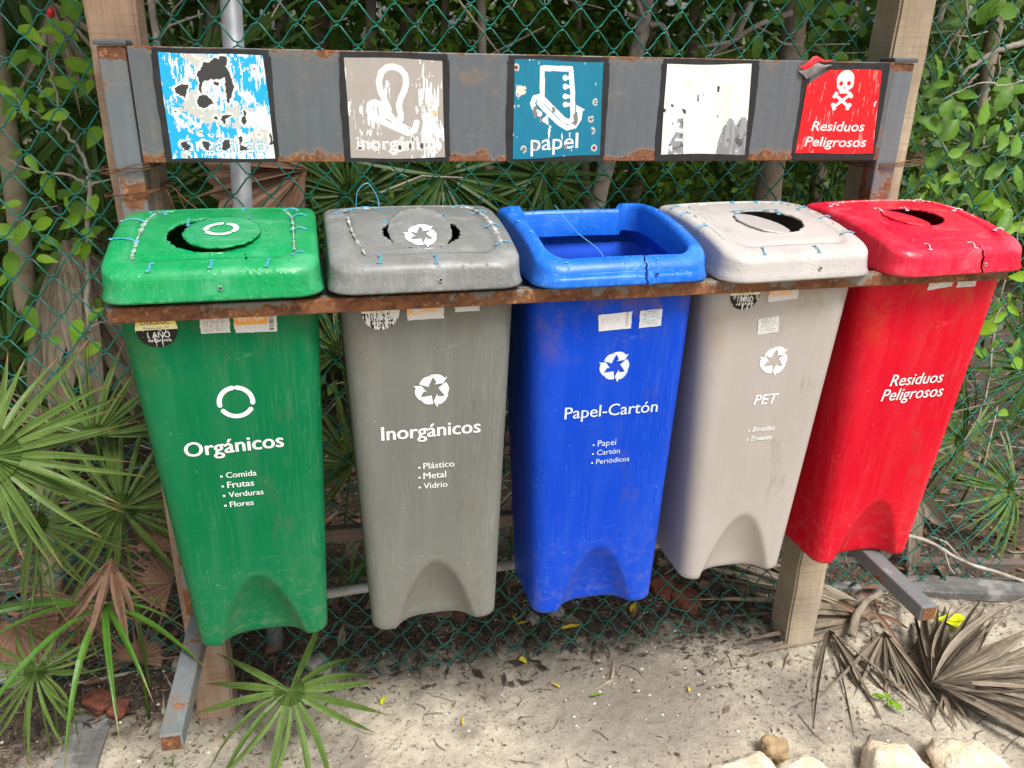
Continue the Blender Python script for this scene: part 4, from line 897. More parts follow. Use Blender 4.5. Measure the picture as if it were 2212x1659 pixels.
for k, (p, q_) in enumerate([((-.16,.25),(-.135,.262)), ((-.17,.19),(-.145,.20)), ((-.172,.11),(-.148,.115)), ((-.055,.155),(-.052,.185)), ((.045,.155),(.055,.185)), ((-.085,.008),(-.09,-.012)), ((.03,.004),(.03,-.016)), ((.13,.05),(.158,.055)), ((.132,.13),(.16,.14)), ((.125,.20),(.15,.21)), ((.10,.262),(.13,.268)), ((.0,.262),(.003,.278)), ((.06,.262),(.065,.278))]): stitch(B4, p, q_, zt, 40+k)
seam(B4, [(-.145,.05),(-.146,.14),(-.135,.235),(-.06,.268),(.06,.268),(.12,.25),(.14,.18),(.138,.06)], zt, 'pale_white', .0035, 6)
bpart(B4, 'twine_loop', MB().tube(spline([(-.052,.180,zt(-.052,.18)+.003),(0,.186,zt(0,.186)+.004),(.052,.180,zt(.052,.18)+.003)], 6), .0009, 5).mesh('twine_loop', True), 'twine')
rim_hole(B4, .03, 1.352, -.0275, 'pale_white')
seat(B4)
# --- red
LDX = -0.004; B5 = make_bin('recycling_bin', BX[4], .572, 'red', 'red bin with a cracked red lid reading Residuos Peligrosos, rightmost in the rack', hw1=.130, sh=-.004, hw0=.171)
cx = BX[4]; lid, zt = make_lid(.168, (-.015, .135, .070, .056), ((.035, 0, 13, 'front'),), 1.331, seed=5, rag=.02); bpart(B5, 'lid', lid, 'red_lid')
decal(B5, 'lettering', text_on(cx, 'Residuos', 1.574, 1.711, 1.060, .009, .16, hs=1.05), 'pr'); decal(B5, 'lettering', text_on(cx, 'Peligrosos', 1.561, 1.722, 1.024, .009, .16, hs=1.05), 'pr')
label_on(B5, [(1.604,1.312),(1.668,1.312),(1.667,1.289),(1.605,1.281)], paper_label(102, 'faded'), torn(56, 13, .06)); label_on(B5, [(1.676,1.312),(1.726,1.312),(1.726,1.286),(1.678,1.285)], paper_label(103, 'text'), torn(56, 14, .03))
flap(B5, (-.036, .130), .050, .052, -.13, .12, zt, 'red_lid', 7, -.001, label='round red flap tied into the lid opening')
for k, (p, q_) in enumerate([((-.065,.170),(-.062,.195)), ((.0,.168),(.003,.19)), ((-.085,.008),(-.09,-.012)), ((.02,.004),(.02,-.016)), ((-.15,.235),(-.125,.245)), ((.12,.16),(.15,.17)), ((.13,.05),(.155,.055)), ((.10,.262),(.13,.268))]): stitch(B5, p, q_, zt, 60+k, 'twine_white')
seam(B5, [(-.13,.272),(-.05,.281),(.05,.281),(.12,.262),(.146,.20),(.146,.12)], zt, 'pale_pink', .008, 7)
rim_hole(B5, .043, 1.349, -.0275, 'pale_pink')
seat(B5)
#@@VEG
# ------------------------------------------------------------------ chain link fence
fence = thing('chain_link_fence', (.8, .62, 0), 'green chain link fence stretched behind the rack from edge to edge', 'fence')
W_, H_ = .0435, .0965
k0, k1 = -18, 66
for k in range(k0, k1):
    P = []; xa = -.24+k*W_
    nj = 44
    for j in range(nj):
        z = 1.739+H_/2*(6-j); side = (j+k) % 2; x = xa+side*W_; s_ = 1 if side else -1
        x2 = xa+(1-side)*W_; zn = z-H_/2
        P.append((x+s_*.0016, .0022*s_, z+.0030)); P.append((x+s_*.0024, -.0022*s_, z-.0026))
        for t, b_ in ((.16, .10), (.5, 0), (.84, -.10)):
            P.append((x+(x2-x)*(t+b_*.25), -.0028*s_*(1-2*t), z+(zn-z)*(t-b_*.35)))
    Q = []
    for (x, y, z) in P:
        wob = .014*hnoise(x, z, 1.5, 5); wz = .012*hnoise(x, z, 1.3, 9)
        yy_ = .622+y+.018*hnoise(x, z, 1.7, 3); zz = z+wz; xx = x+wob
        g0 = gz(xx, .62)+.004; foot_h = .09 if .15 < xx < 1.75 else .03
        if zz < foot_h+g0:
            d_ = foot_h+g0-zz; crump = .5 if .15 < xx < 1.75 else .0
            yy_ -= d_*crump*1.15+.006*math.sin(xx*70+zz*40)*(crump > 0); zz = g0+foot_h-d_*(1-crump)*.9; zz += .010*math.sin(xx*55+d_*60)*(crump > 0)
            if yy_ < .48: yy_ = .48+.02*hnoise(xx*9, zz*9, 3, 4)
        if zz < gz(xx, yy_)+.002:
            zz = gz(xx, yy_)+.002
            if zz-z > .05: break
        Q.append((xx, yy_, zz))
    part('wire', MB().tube(Q, .0021, 5).mesh('wire', True), 'fence_wire', fence)
# galvanised post, ground pipe and rail behind the bins
part('post', MB().tube([(.120, .690, -.1), (.138, .690, .9), (.196, .690, 2.2)], .0245, 20).mesh('post', True), 'galv', fence, label='round galvanised steel fence post')
pv = thing('pipe', (.5, .56, .3), 'grey plastic pipe running low behind the bins', 'pipe')
part('tube', MB().tube([(-.03, .555, .262), (.31, .56, .284), (.80, .56, .318), (1.35, .57, .34)], .0145, 16).mesh('tube', True), 'pvc', pv)
bt = thing('timber_rail', (.5, .575, .48), 'dark weathered timber rail low behind the green and grey bins', 'timber')
part('beam', MB().box((-.02, .560, .452), (1.72, .590, .492), .003), 'plank_brown', bt)

# ------------------------------------------------------------------ foliage builders
def blade(L, w_, droop, seed, seg=9, fold=.55, twist=0., name='leaflet'):
    rnd = random.Random(seed); V = []; F = []; T = []
    bend = rnd.uniform(-.06, .06)
    for i in range(seg+1):
        t = i/seg; x = L*t; wd = w_*(.30+1.9*t*(1-t)*1.6 if t < .35 else (.30+1.9*.35*.65*1.6)*(1-((t-.35)/.65)**1.7)); wd = max(wd, w_*.03)
        z = -droop*L*t*t; y = bend*L*t*t; tw = twist*t
        for s_, h in ((-1, -fold), (0, 0), (1, -fold)):
            V.append((x*(1-droop*.25*t), y+s_*wd/2*math.cos(tw), z-h*0+(fold*wd*.5 if s_ else 0)+s_*wd/2*math.sin(tw))); T.append(t)
    for i in range(seg):
        for k in range(2): F.append((i*3+k, (i+1)*3+k, (i+1)*3+k+1, i*3+k+1))
    me = mesh(name, V, F, False); a = me.attributes.new('tip', 'FLOAT', 'POINT'); a.data.foreach_set('value', T); return me
BL = {}
def blades(m_, L, w_, droops, tag_):
    key = (m_, tag_)
    if key not in BL:
        BL[key] = []
        for i, d in enumerate(droops):
            me = blade(L, w_, d, i*7+3, twist=(i % 3-1)*.4); me.materials.append(MT[m_]); BL[key].append(me)
    return BL[key]
def frame_from(normal, axis):
    n = Vector(normal).normalized(); a = Vector(axis); a = (a-n*a.dot(n)).normalized(); b_ = n.cross(a)
    return Matrix((a, b_, n)).transposed()
def frond(parent, hub, normal, axis, L, m_, n=22, span=300, w_=.020, droops=(.1,.25,.4,.15), seed=0, fuse=.11, petiole=None, name='frond', loose=1.0):
    """a fan leaf: pleated hub sheet and petiole (part) with every blade as a child"""
    rnd = random.Random(seed); Mx = frame_from(normal, axis); bl = blades(m_, 1.0, w_/.30, droops, round(w_, 3))
    V = [(0, 0, 0)]; F = []; m2 = n*2
    for i in range(m2+1):
        a = R(-span/2+span*i/m2); r_ = L*fuse*(1 if i % 2 else .93); V.append((r_*math.cos(a), r_*math.sin(a), (.006 if i % 2 else -.002)*L/.3-.1*r_*fuse))
    F = [(0, i, i+1) for i in range(1, m2+1)]
    mb = MB(); mb.V = [tuple(Mx @ Vector(v)) for v in V]; mb.F = F
    hubv = Vector(hub)
    if petiole is not None: mb.tube(spline([Vector((0,0,0)), (Vector(petiole)-hubv)*.5+Vector((0,0,.03)), Vector(petiole)-hubv], 6), .0035*L/.3, 5)
    me = mb.mesh('frond', False); a_ = me.attributes.new('tip', 'FLOAT', 'POINT')
    off = Vector((0,0,0)); p = parent
    while p: off += p.location; p = p.parent
    fo = ob(name, me, MT[m_], parent, loc=hubv-off)
    for i in range(n):
        a = R(-span/2+span*(i+.5)/n+rnd.gauss(0, 3*loose)); Rm = Mx @ Matrix.Rotation(a, 3, 'Z') @ Matrix.Rotation(rnd.gauss(.02, .07 if loose < 2 else .075), 3, 'Y') @ Matrix.Rotation(rnd.gauss(0, .4*loose), 3, 'X')
        sc_ = L*rnd.uniform(.72 if loose > 1.5 else .82, 1.08)*(1-.22*abs(a)/math.pi)
        o = ob('leaflet', bl[rnd.randrange(len(bl))], None, fo); o.rotation_euler = Rm.to_euler(); o.scale = (sc_, L*.95, sc_)
    return fo
def palm_plant(name, base, label, fronds, cat='palm', group=None):
    t = thing(name, base, label, cat, group)
    for f in fronds: frond(t, petiole=base, **f)
    return t
TOCAM = Vector((CX, CY, CZ))
def A3(u, v, y): return at(u, v, 'y', y)
GP = 'fan palms growing along the fence'
hA = A3(262, 1097, .545)
palm_plant('fan_palm', (-.22, .57, .02), 'tall green fan palm whose round leaf touches the left post', [
 dict(hub=hA, normal=(.15,-1,.45), axis=(-.1,.1,1), L=.36, m_='palm_green', n=34, span=335, w_=.0135, droops=(.05,.15,.25,.1), seed=1),
 dict(hub=A3(205, 940, .57), normal=(.0,-1,.3), axis=(.1,.1,1), L=.28, m_='palm_green', n=26, span=200, w_=.013, droops=(.02,.1,.15), seed=2)], group=GP)
palm_plant('fan_palm', (-.42, .42, .02), 'green fan palm at the left edge with a pale hub and drooping blades', [
 dict(hub=A3(75, 1130, .33), normal=(.2,-1,.65), axis=(-.2,.1,-1), L=.26, m_='palm_green', n=38, span=345, w_=.011, droops=(.2,.35,.5,.3), seed=3)], group=GP)
palm_plant('fan_palm', (-.62, .30, .02), 'broad fan palm leaf reaching in from the left edge above the others', [
 dict(hub=A3(-25, 985, .16), normal=(.1,-.9,.7), axis=(1,.1,.35), L=.30, m_='palm_green', n=26, span=235, w_=.016, droops=(.1,.2,.35,.15), seed=4, fuse=.2)], group=GP)
palm_plant('fan_palm', (-.42, .36, .02), 'small fan palm with scorched drooping tips low at the left edge', [
 dict(hub=A3(77, 1449, .30), normal=(.2,-.7,.8), axis=(-.2,-.1,-1), L=.24, m_='palm_green', n=28, span=330, w_=.012, droops=(.5,.7,.9,.4), seed=5)], group=GP)
palm_plant('fan_palm', (.25, .33, .0), 'dusty small fan palm sprawling on the sand under the green bin', [
 dict(hub=at(626, 1493, 'y', .22), normal=(.12,-.55,1), axis=(.25,-1,-.4), L=.34, m_='palm_green', n=16, span=290, w_=.017, droops=(.35,.5,.65,.25), seed=6)], group=GP)
# lime long-bladed seedling
t = thing('palm_seedling', (-.20, .45, .03), 'bright lime palm seedling with long arching blades beside the left foot', 'palm')
hub = A3(228, 1307, .38); bl = blades('palm_lime', 1.0, .060, (.35,.6,.8,.5), 'seed'); stem = ob('stem', MB().tube([hub-t.location*1.0 if False else (hub-t.location), Vector((.0,.02,.1)), Vector((0,0,-.02))], .004, 6).mesh('stem', True), MT['palm_lime'], t)
for i, (az, el, L) in enumerate([(200,.45,.30),(232,.2,.34),(262,.1,.30),(300,.05,.24),(322,.15,.30),(342,.3,.17),(0,.5,.14),(25,.5,.14),(180,.3,.28),(215,.6,.26),(285,.35,.28)]):
    o = ob('leaflet', bl[i % 4], None, t, loc=hub-t.location); o.rotation_euler = (Matrix.Rotation(R(az), 3, 'Z') @ Matrix.Rotation(-el, 3, 'Y')).to_euler(); o.scale = (L*1.25, L*1.0, L*1.1)
t = thing('dead_frond', (-.2, .48, .02), 'hanging reddish brown dead palm frond left of the green bin', 'palm frond')
frond(t, A3(240, 1209, .34), (.1,-1,.25), (-.2,0,-1), .26, 'dry_brown', n=9, span=80, w_=.018, droops=(.2,.35,.1), seed=8, petiole=(-.12,.5,.3), fuse=.12)
for i, (u, v, y, L, ax) in enumerate([(345,1190,.53,.15,(0,0,1)), (160,1290,.50,.24,(-.3,0,-1)), (370,1260,.56,.20,(-.5,0,.2)), (30,1350,.45,.26,(.2,0,-1)), (300,1430,.60,.16,(.4,0,.8)), (120,950,.66,.2,(.2,0,1))]):
    t = thing('dead_frond', A3(u, v, y)-Vector((0,0,.15)), 'withered tan palm fan '+['beside the edge of the green bin, halfway down','above the scorched small palm at left','against the left wooden post near its foot','hanging at the left edge above the sand','right of the lime seedling, near the ground','behind the tall green palm leaves at left'][i], 'palm frond', 'withered fans among the left palms')
    frond(t, A3(u, v, y), (.1*i-.2,-1,.3), ax, L, 'dry_brown', n=16, span=190, w_=.013, droops=(.15,.3,.1), seed=20+i, fuse=.4)

# palms behind the fence
GB = 'dark fan palms behind the fence'
rnd = random.Random(11)
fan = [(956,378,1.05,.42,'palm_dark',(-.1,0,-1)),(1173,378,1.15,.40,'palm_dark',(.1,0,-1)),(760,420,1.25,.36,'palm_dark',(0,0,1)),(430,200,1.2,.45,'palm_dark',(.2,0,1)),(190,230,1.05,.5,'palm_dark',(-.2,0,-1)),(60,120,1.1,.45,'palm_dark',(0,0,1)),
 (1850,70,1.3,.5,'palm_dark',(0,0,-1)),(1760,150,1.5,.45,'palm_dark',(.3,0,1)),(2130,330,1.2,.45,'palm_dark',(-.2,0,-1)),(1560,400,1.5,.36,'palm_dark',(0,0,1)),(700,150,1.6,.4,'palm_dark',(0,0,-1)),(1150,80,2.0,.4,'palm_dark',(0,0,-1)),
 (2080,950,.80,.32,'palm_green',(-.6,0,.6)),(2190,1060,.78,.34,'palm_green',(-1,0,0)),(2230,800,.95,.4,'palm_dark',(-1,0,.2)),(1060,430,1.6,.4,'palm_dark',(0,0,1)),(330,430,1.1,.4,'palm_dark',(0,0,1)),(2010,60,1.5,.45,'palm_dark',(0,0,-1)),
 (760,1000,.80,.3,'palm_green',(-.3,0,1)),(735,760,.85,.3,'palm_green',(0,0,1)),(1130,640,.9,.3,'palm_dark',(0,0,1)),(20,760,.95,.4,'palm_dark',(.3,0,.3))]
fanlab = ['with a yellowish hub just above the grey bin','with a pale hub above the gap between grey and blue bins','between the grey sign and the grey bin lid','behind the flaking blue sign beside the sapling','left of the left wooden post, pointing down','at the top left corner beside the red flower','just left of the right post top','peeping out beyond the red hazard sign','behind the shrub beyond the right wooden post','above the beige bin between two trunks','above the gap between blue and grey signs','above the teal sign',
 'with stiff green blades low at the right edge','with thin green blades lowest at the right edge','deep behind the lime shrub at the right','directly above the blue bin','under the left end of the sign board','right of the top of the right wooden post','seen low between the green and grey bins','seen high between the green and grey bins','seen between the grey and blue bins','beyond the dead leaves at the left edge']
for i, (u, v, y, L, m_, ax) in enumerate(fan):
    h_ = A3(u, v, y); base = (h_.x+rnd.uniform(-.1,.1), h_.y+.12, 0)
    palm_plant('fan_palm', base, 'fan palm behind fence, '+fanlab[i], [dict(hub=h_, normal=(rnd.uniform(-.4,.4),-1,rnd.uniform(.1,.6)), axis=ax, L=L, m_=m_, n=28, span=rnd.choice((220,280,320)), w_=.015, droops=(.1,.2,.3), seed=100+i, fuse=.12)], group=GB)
# hanging dry skirts of palm leaves behind the fence
for i, (u, v, y, L, n, lab) in enumerate([(150,520,.85,.62,9,'long dead palm leaf hanging behind the fence near the left edge'), (660,365,1.0,.34,13,'tan pleated dead fan leaf behind the fence left of the grey bin'), (1965,1130-80,.70,.42,7,'grey split dead palm leaf hanging behind the red bin'), (110,5,.9,.26,8,'pale dead palm leaf tips dangling at the top left')]):
    t = thing('dead_frond', A3(u, v, y), lab, 'palm frond')
    frond(t, A3(u, v, y), (.15,-1,.1), (.25 if i != 1 else -.9,0,-1 if i != 1 else -.4), L, 'dry_grey' if i in (0,2,3) else 'dry_brown', n=n, span=70 if i != 1 else 120, w_=.05 if i in (0,2) else .022, droops=(.05,.12,.2), seed=50+i, fuse=.2 if i != 1 else .8)

def leaf_mesh(L, w_, seed, shape='acute', name='leaf'):
    rnd = random.Random(seed); seg = 8; V = []; F = []
    cup = rnd.uniform(.15, .4); curl = rnd.uniform(.05, .35)
    for i in range(seg+1):
        t = i/seg
        if shape == 'acute': wd = math.sin(math.pi*min(1, t**.75))**.9*(1-.25*t)
        else: wd = (math.sin(math.pi*t**1.35))**.62*(.8+.25*t)
        wd = max(0, wd)*w_/2+.0004
        for s_ in (-1, -.55, 0, .55, 1):
            wav = .004*math.sin(i*2.2+s_*2+seed)*abs(s_)
            V.append((L*t, s_*wd, -curl*L*t*t+cup*wd*abs(s_)**1.5+wav*(L/.08)*.5))
    for i in range(seg):
        for k in range(4): F.append((i*5+k, (i+1)*5+k, (i+1)*5+k+1, i*5+k+1))
    return mesh(name, V, F, True)
LV = {}
def leafset(m_, shape, L=1.0, w_=.5):
    key = (m_, shape)
    if key not in LV:
        LV[key] = []
        for i in range(5):
            me = leaf_mesh(1.0, w_*(.9+.06*i), i*5+1, shape); me.materials.append(MT[m_]); LV[key].append(me)
    return LV[key]
def shrub(name, label, base, leaves, m_list, shape, w_, stems, seed, size=(.055,.085), cat='shrub', stem_m='bark_pale', extra=1, eyr=(.05,.25), group=None):
    rnd = random.Random(seed); t = thing(name, base, label, cat, group)
    for S_, r_ in stems:
        P = spline(S_, 5); P = [Vector(p)+Vector((rnd.uniform(-1,1), rnd.uniform(-1,1), rnd.uniform(-1,1)))*.0035 for p in P]
        o = ob('stem', MB().tube(P, [r_*(1-.55*i/len(P)) for i in range(len(P))], 6).mesh('stem', True), MT[stem_m], t, loc=-t.location)
    cl = []
    for p in leaves: cl.append((Vector(p), 0))
    for p in leaves:
        for k in range(extra): cl.append((Vector(p)+Vector((rnd.gauss(0,.06), rnd.uniform(*eyr), rnd.gauss(0,.06))), 1))
    for p, back in cl:
        m_ = m_list[min(len(m_list)-1, back if back else (0 if rnd.random() < .7 else 1))]; ls = leafset(m_, shape, 1, w_)
        L = rnd.uniform(*size)*(1 if not back else .9)
        az = rnd.uniform(0, 2*math.pi); n = Vector((rnd.gauss(0,.45), -1, rnd.uniform(.2,1.1))); a = Vector((math.cos(az), 0, math.sin(az)-.35))
        Mx = frame_from(n, a); c0 = p-Mx @ Vector((L*.5, 0, 0))
        o = ob('leaf', ls[rnd.randrange(5)], None, t, loc=c0-t.location, scale=L); o.rotation_euler = Mx.to_euler()
    return t
def pxs(L_, sx, ox, oy, y0, y1, seed):
    rnd = random.Random(seed); return [A3((ox+x/sx)/1.8227, (oy+y/sx)/1.8227, rnd.uniform(y0, y1)) for x, y in L_]
# left shrub behind the fence
l1 = pxs([(330,360),(510,330),(640,520),(360,570),(640,390),(880,720),(270,1180),(400,1130),(490,1010),(60,990),(120,1090),(110,1260),(1020,1490),(760,330),(970,940),(690,890),(600,1250),(820,780)], 2.765, 0, 0, .66, .76, 1)
l2 = pxs([(350,440),(480,560),(680,560),(510,690),(640,640),(290,710),(380,830),(540,860),(340,960),(620,870),(640,770),(80,560),(0,750),(140,770),(80,1010),(20,1110),(700,1350),(380,1550),(210,1510),(660,1620),(550,1480),(230,260)], 1.844, 0, 500, .65, .74, 2)
st = lambda L_, sx, ox, oy, y, r_: (pxs(L_, sx, ox, oy, y, y+.001, 0), r_)
shrub('leafy_shrub', 'leafy shrub with pointed bright green leaves behind the fence left of the rack', (-.16, .74, 0), l1+l2, ['leaf_bright','leaf_mid'], 'acute', .52,
 [st([(635,1500),(640,900),(640,460),(640,290),(560,140),(440,0)], 1.844, 0, 500, .74, .007), st([(640,460),(560,370),(400,330),(240,320),(40,230)], 1.844, 0, 500, .74, .004), st([(640,330),(700,320),(790,310)], 1.844, 0, 500, .74, .004), st([(650,430),(720,400),(800,370)], 1.844, 0, 500, .74, .004),
  st([(640,1420),(660,1250),(560,860),(520,600),(500,420)], 2.765, 0, 0, .73, .003), st([(430,1000),(440,900),(490,750)], 2.765, 0, 0, .70, .002), st([(480,1290),(350,1200),(230,1160),(140,1000)], 2.765, 0, 0, .73, .002), st([(100,690),(220,620),(410,575)], 1.844, 0, 500, .72, .0018), st([(635,1480),(700,1430),(760,1410)], 1.844, 0, 500, .72, .003)], 5, size=(.036,.082), extra=1)
# right shrub, partly in front of the fence
r1 = pxs([(920,480),(870,660),(980,770),(855,890),(1005,930),(1100,790),(940,610),(1040,560),(1130,690),(1005,590),(1410,600),(1410,690),(1300,800),(1390,1020),(1320,940),(1420,910),(1500,850),(1220,960),(1250,810),(1260,1130),(1370,1060),(1050,1110),(1100,1060),(1350,1220),(1170,930),(1490,1260),(1510,1330),(1490,1030),(1200,1170),(1280,60),(1350,50),(1440,80),(1520,640)], 1.8438, 3200, 0, .52, .60, 3)
r2 = pxs([(860,1180),(1000,1280),(1050,1400),(880,1330),(1390,1480),(1420,1580),(1280,1500),(1340,1560),(1230,1440),(1150,1350)], 1.8438, 3200, 0, .60, .75, 4)
r3 = pxs([(590,1110),(560,1020),(600,1080),(660,1140),(590,1160),(655,1390),(560,1530),(610,1510),(500,1500),(560,1590),(630,1560),(470,1650),(640,1290)], 1.2763, 3500, 0, .50, .62, 5)+pxs([(600,150),(700,270),(750,540),(850,210),(840,100)], 1.6595, 3500, 1300, .66, .72, 6)
r4 = pxs([(220,60),(160,110),(240,190),(330,150),(360,50),(440,270),(370,220),(300,60)], 1.8438, 3200, 0, .66, .72, 7)
shrub('leafy_shrub', 'shrub with rounded olive green leaves right of the rack, reaching over the fence', (2.35, .70, 0), r1+r4, ['leaf_mid','leaf_ovate'], 'ovate', .55,
 [st([(1140,50),(1100,150),(1040,250),(950,420)], 1.8438, 3200, 0, .72, .007), st([(1534,310),(1400,350),(1280,400),(1180,460),(1060,560)], 1.8438, 3200, 0, .70, .009), st([(1210,540),(1120,600),(1050,640)], 1.8438, 3200, 0, .68, .004), st([(1120,0),(1110,200),(1060,330),(1040,470)], 1.8438, 3200, 0, .68, .003), st([(1360,400),(1350,650)], 1.8438, 3200, 0, .8, .004),
  st([(1534,580),(1380,620),(1200,600),(1000,700),(880,750)], 1.8438, 3200, 0, .58, .0025), st([(1480,900),(1380,1000),(1250,1060),(1100,1100)], 1.8438, 3200, 0, .6, .0025), st([(1000,1290),(960,1100),(900,900)], 1.8438, 3200, 0, .75, .005)], 6, size=(.038,.086), extra=2, eyr=(.1,.45))
shrub('leafy_shrub', 'low shrub with pointed lime leaves beside the red bin at the right edge', (2.3, .66, 0), r2+r3, ['leaf_bright','leaf_mid'], 'acute', .46,
 [st([(690,0),(640,400),(560,600),(450,780),(370,900)], 1.6595, 3500, 1300, .80, .005), st([(560,1500),(600,1300),(640,1200),(679,1100)], 1.2763, 3500, 0, .58, .003), st([(500,1659),(540,1580),(600,1500)], 1.2763, 3500, 0, .56, .003)], 7, size=(.05,.085), extra=1)
# red flower
t = thing('red_flower', at(109, 28, 'y', .64), 'small drooping red flower bud at the top left in front of the leaves', 'flower')
V = []; F = []
for i in range(7):
    for k in range(10):
        tt = i/6; r_ = .0085*math.sin(math.pi*(tt*.8+.12))*(1+.15*math.sin(k*2.1)); V.append((r_*math.cos(k*.628), r_*math.sin(k*.628), .010-tt*.020))
for i in range(6):
    for k in range(10): F.append((i*10+k, i*10+(k+1) % 10, (i+1)*10+(k+1) % 10, (i+1)*10+k))
F.append(tuple(range(10)))
ob('petals', mesh('petals', V, F, True), MT['petal'], t); ob('stalk', MB().tube([(0,0,-.008),(.001,0,-.02),(0,.004,-.032)], .0016, 5).mesh('stalk'), MT['leaf_mid'], t)

# ------------------------------------------------------------------ trees behind the fence
def leafcloud(n, box, size, seed, clusters=40, spread=.35, aspect=.5, flat=.5):
    g_ = np.random.default_rng(seed); (x0,x1),(y0,y1),(z0,z1) = box
    C = np.stack([g_.uniform(x0,x1,clusters), g_.uniform(y0,y1,clusters), g_.uniform(z0,z1,clusters)], 1); ci = g_.integers(0, clusters, n)
    P = C[ci]+g_.normal(0, spread, (n,3))*np.array((1,1,.7)); P[:,2] = np.clip(P[:,2], z0-.1, z1+.5); P[:,1] = np.maximum(P[:,1], y0-.05)
    d = g_.normal(0,1,(n,3)); d[:,2] -= .3; d /= np.linalg.norm(d,axis=1)[:,None]; q = g_.normal(0,1,(n,3)); q[:,1] -= flat; s_ = np.cross(d,q); s_ /= np.linalg.norm(s_,axis=1)[:,None]
    L = g_.uniform(size[0],size[1],n)[:,None]; nn = np.cross(d,s_)
    V = np.stack([P, P+d*L*.45+s_*L*aspect*.5+nn*L*.08, P+d*L-nn*L*.1, P+d*L*.45-s_*L*aspect*.5+nn*L*.08], 1).reshape(-1,3)
    me = bpy.data.meshes.new('leaves'); me.vertices.add(4*n); me.vertices.foreach_set('co', V.ravel()); me.loops.add(4*n); me.polygons.add(n)
    me.loops.foreach_set('vertex_index', np.arange(4*n)); me.polygons.foreach_set('loop_start', np.arange(0,4*n,4)); me.polygons.foreach_set('loop_total', np.full(n,4)); me.update(); return me
shade_crown_me = leafcloud(4200, ((-1.0,1.0),(-.4,1.1),(2.6,3.6)), (.12,.24), 3, 40, .28); shade_crown_me.materials.append(MT['forest'])  # unseen leaf crowns above the view, put there to shade the thicket
def tree(label, P, r_, m_, seed, shade_crown=True, branches=(), cat='tree', name='tree'):
    base = Vector(P[0]); t = thing(name, base, label, cat); S_ = spline(P, 8); rnd = random.Random(seed)
    me = MB().tube([Vector(p)-base for p in S_], [r_*(1.12-.3*i/len(S_))*(1+.06*rnd.uniform(-1,1)) for i in range(len(S_))], 12).mesh('trunk', True); mesh_nudge(me, r_*.18, 9, seed)
    ob('trunk', me, MT[m_], t)
    for B_, rb in branches: ob('branch', MB().tube([Vector(p)-base for p in spline(B_, 6)], [rb*(1-.6*i/(6*len(B_))) for i in range(len(spline(B_,6)))], 7).mesh('branch', True), MT['bark_pale'], t)
    if shade_crown: o = ob('shade_crown', shade_crown_me, None, t, loc=(Vector((P[-1][0], P[-1][1]+.55, 0))-base)); o.rotation_euler.z = rnd.uniform(0, 6)
    return t
def T3(u, v, y): return A3(u, v, y)
tree('thick pale ringed palm trunk at the left edge behind the fence', [A3(120,1300,1.0), A3(85,850,1.0), A3(50,600,1.0), A3(20,300,1.0), A3(-5,0,1.0)+Vector((0,0,.6))], .030, 'palm_trunk', 1, name='palm_tree', cat='palm tree')
tree('slender straight trunk behind the fence above the grey bin', [(.80,1.35,0), A3(1052,420,1.35), A3(1046,200,1.35), A3(1040,0,1.35), A3(1040,0,1.35)+Vector((0,0,.9))], .016, 'bark', 2)
tree('leaning pale trunk behind the fence above the blue bin', [(1.12,1.4,0), A3(1290,440,1.4), A3(1330,300,1.4), A3(1378,100,1.4), A3(1395,0,1.4), A3(1400,0,1.4)+Vector((.05,0,.9))], .027, 'bark_pale', 3,
 branches=[(pxs([(130,100),(200,130),(270,170)], 1.843, 2400, 0, 1.38, 1.39, 0), .008), (pxs([(200,0),(260,130),(310,20)], 1.843, 2400, 0, 1.34, 1.35, 0), .007), (pxs([(290,180),(380,180),(420,260),(440,400)], 1.843, 2400, 0, 1.34, 1.35, 0), .009)])
tree('thick mottled trunk behind the fence above the beige bin', [(1.90,1.3,0), A3(1655,440,1.3), A3(1680,300,1.3), A3(1712,100,1.3), A3(1725,0,1.3), A3(1740,0,1.3)+Vector((.03,0,.9))], .044, 'bark', 4,
 branches=[(pxs([(1320,90),(1180,140),(1060,190),(960,250),(880,300),(640,345)], 1.843, 2400, 0, 1.15, 1.16, 0), .010), (pxs([(1030,20),(960,180),(900,290),(740,400)], 1.843, 2400, 0, 1.2, 1.21, 0), .011), (pxs([(900,90),(800,330),(700,400)], 1.843, 2400, 0, 1.25, 1.26, 0), .010), (pxs([(1060,190),(1180,250),(1300,320),(1740,320)], 1.843, 2400, 0, 1.2, 1.21, 0), .004)])
tree('thin forked pale sapling just right of the left wooden post', [(.02,.95,0), A3(345,420,.95), A3(338,90,.95), A3(325,0,.95), A3(320,0,.95)+Vector((0,0,.8))], .010, 'bark_pale', 5, shade_crown=False,
 branches=[(pxs([(1730,420),(1850,240),(1880,120),(1990,0)], 2.765, 0, 0, .93, .94, 0), .004), (pxs([(1780,330),(1870,270),(2212,150)], 2.765, 0, 0, .93, .94, 0), .004)])
rnd = random.Random(5)
far = [(460,2.1,.03),(610,2.6,.035),(800,2.0,.022),(880,3.0,.05),(960,2.4,.02),(1150,2.8,.04),(1250,2.2,.02),(1500,2.0,.028),(1590,2.9,.04),(1830,2.2,.03),(2020,1.9,.02),(2150,2.4,.04),(250,2.0,.03),(100,2.6,.05),(700,3.4,.05),(1400,3.5,.05)]
farlab = ['just right of the left wooden post','above the right edge of the blue sign','above the grey sign, slim','above the right part of the grey sign, thick','between the grey and teal signs','above the right edge of the teal sign, thick','above the middle of the gap right of the teal sign','above the bleached white sign, left part','above the bleached white sign, right part, thick','next to the top of the right wooden post','just right of the right wooden post','at the top right corner, thick','just above the left end of the blue sign','at the top left corner, thick','deep in the gap right of the blue sign','deepest, between the teal and white signs']
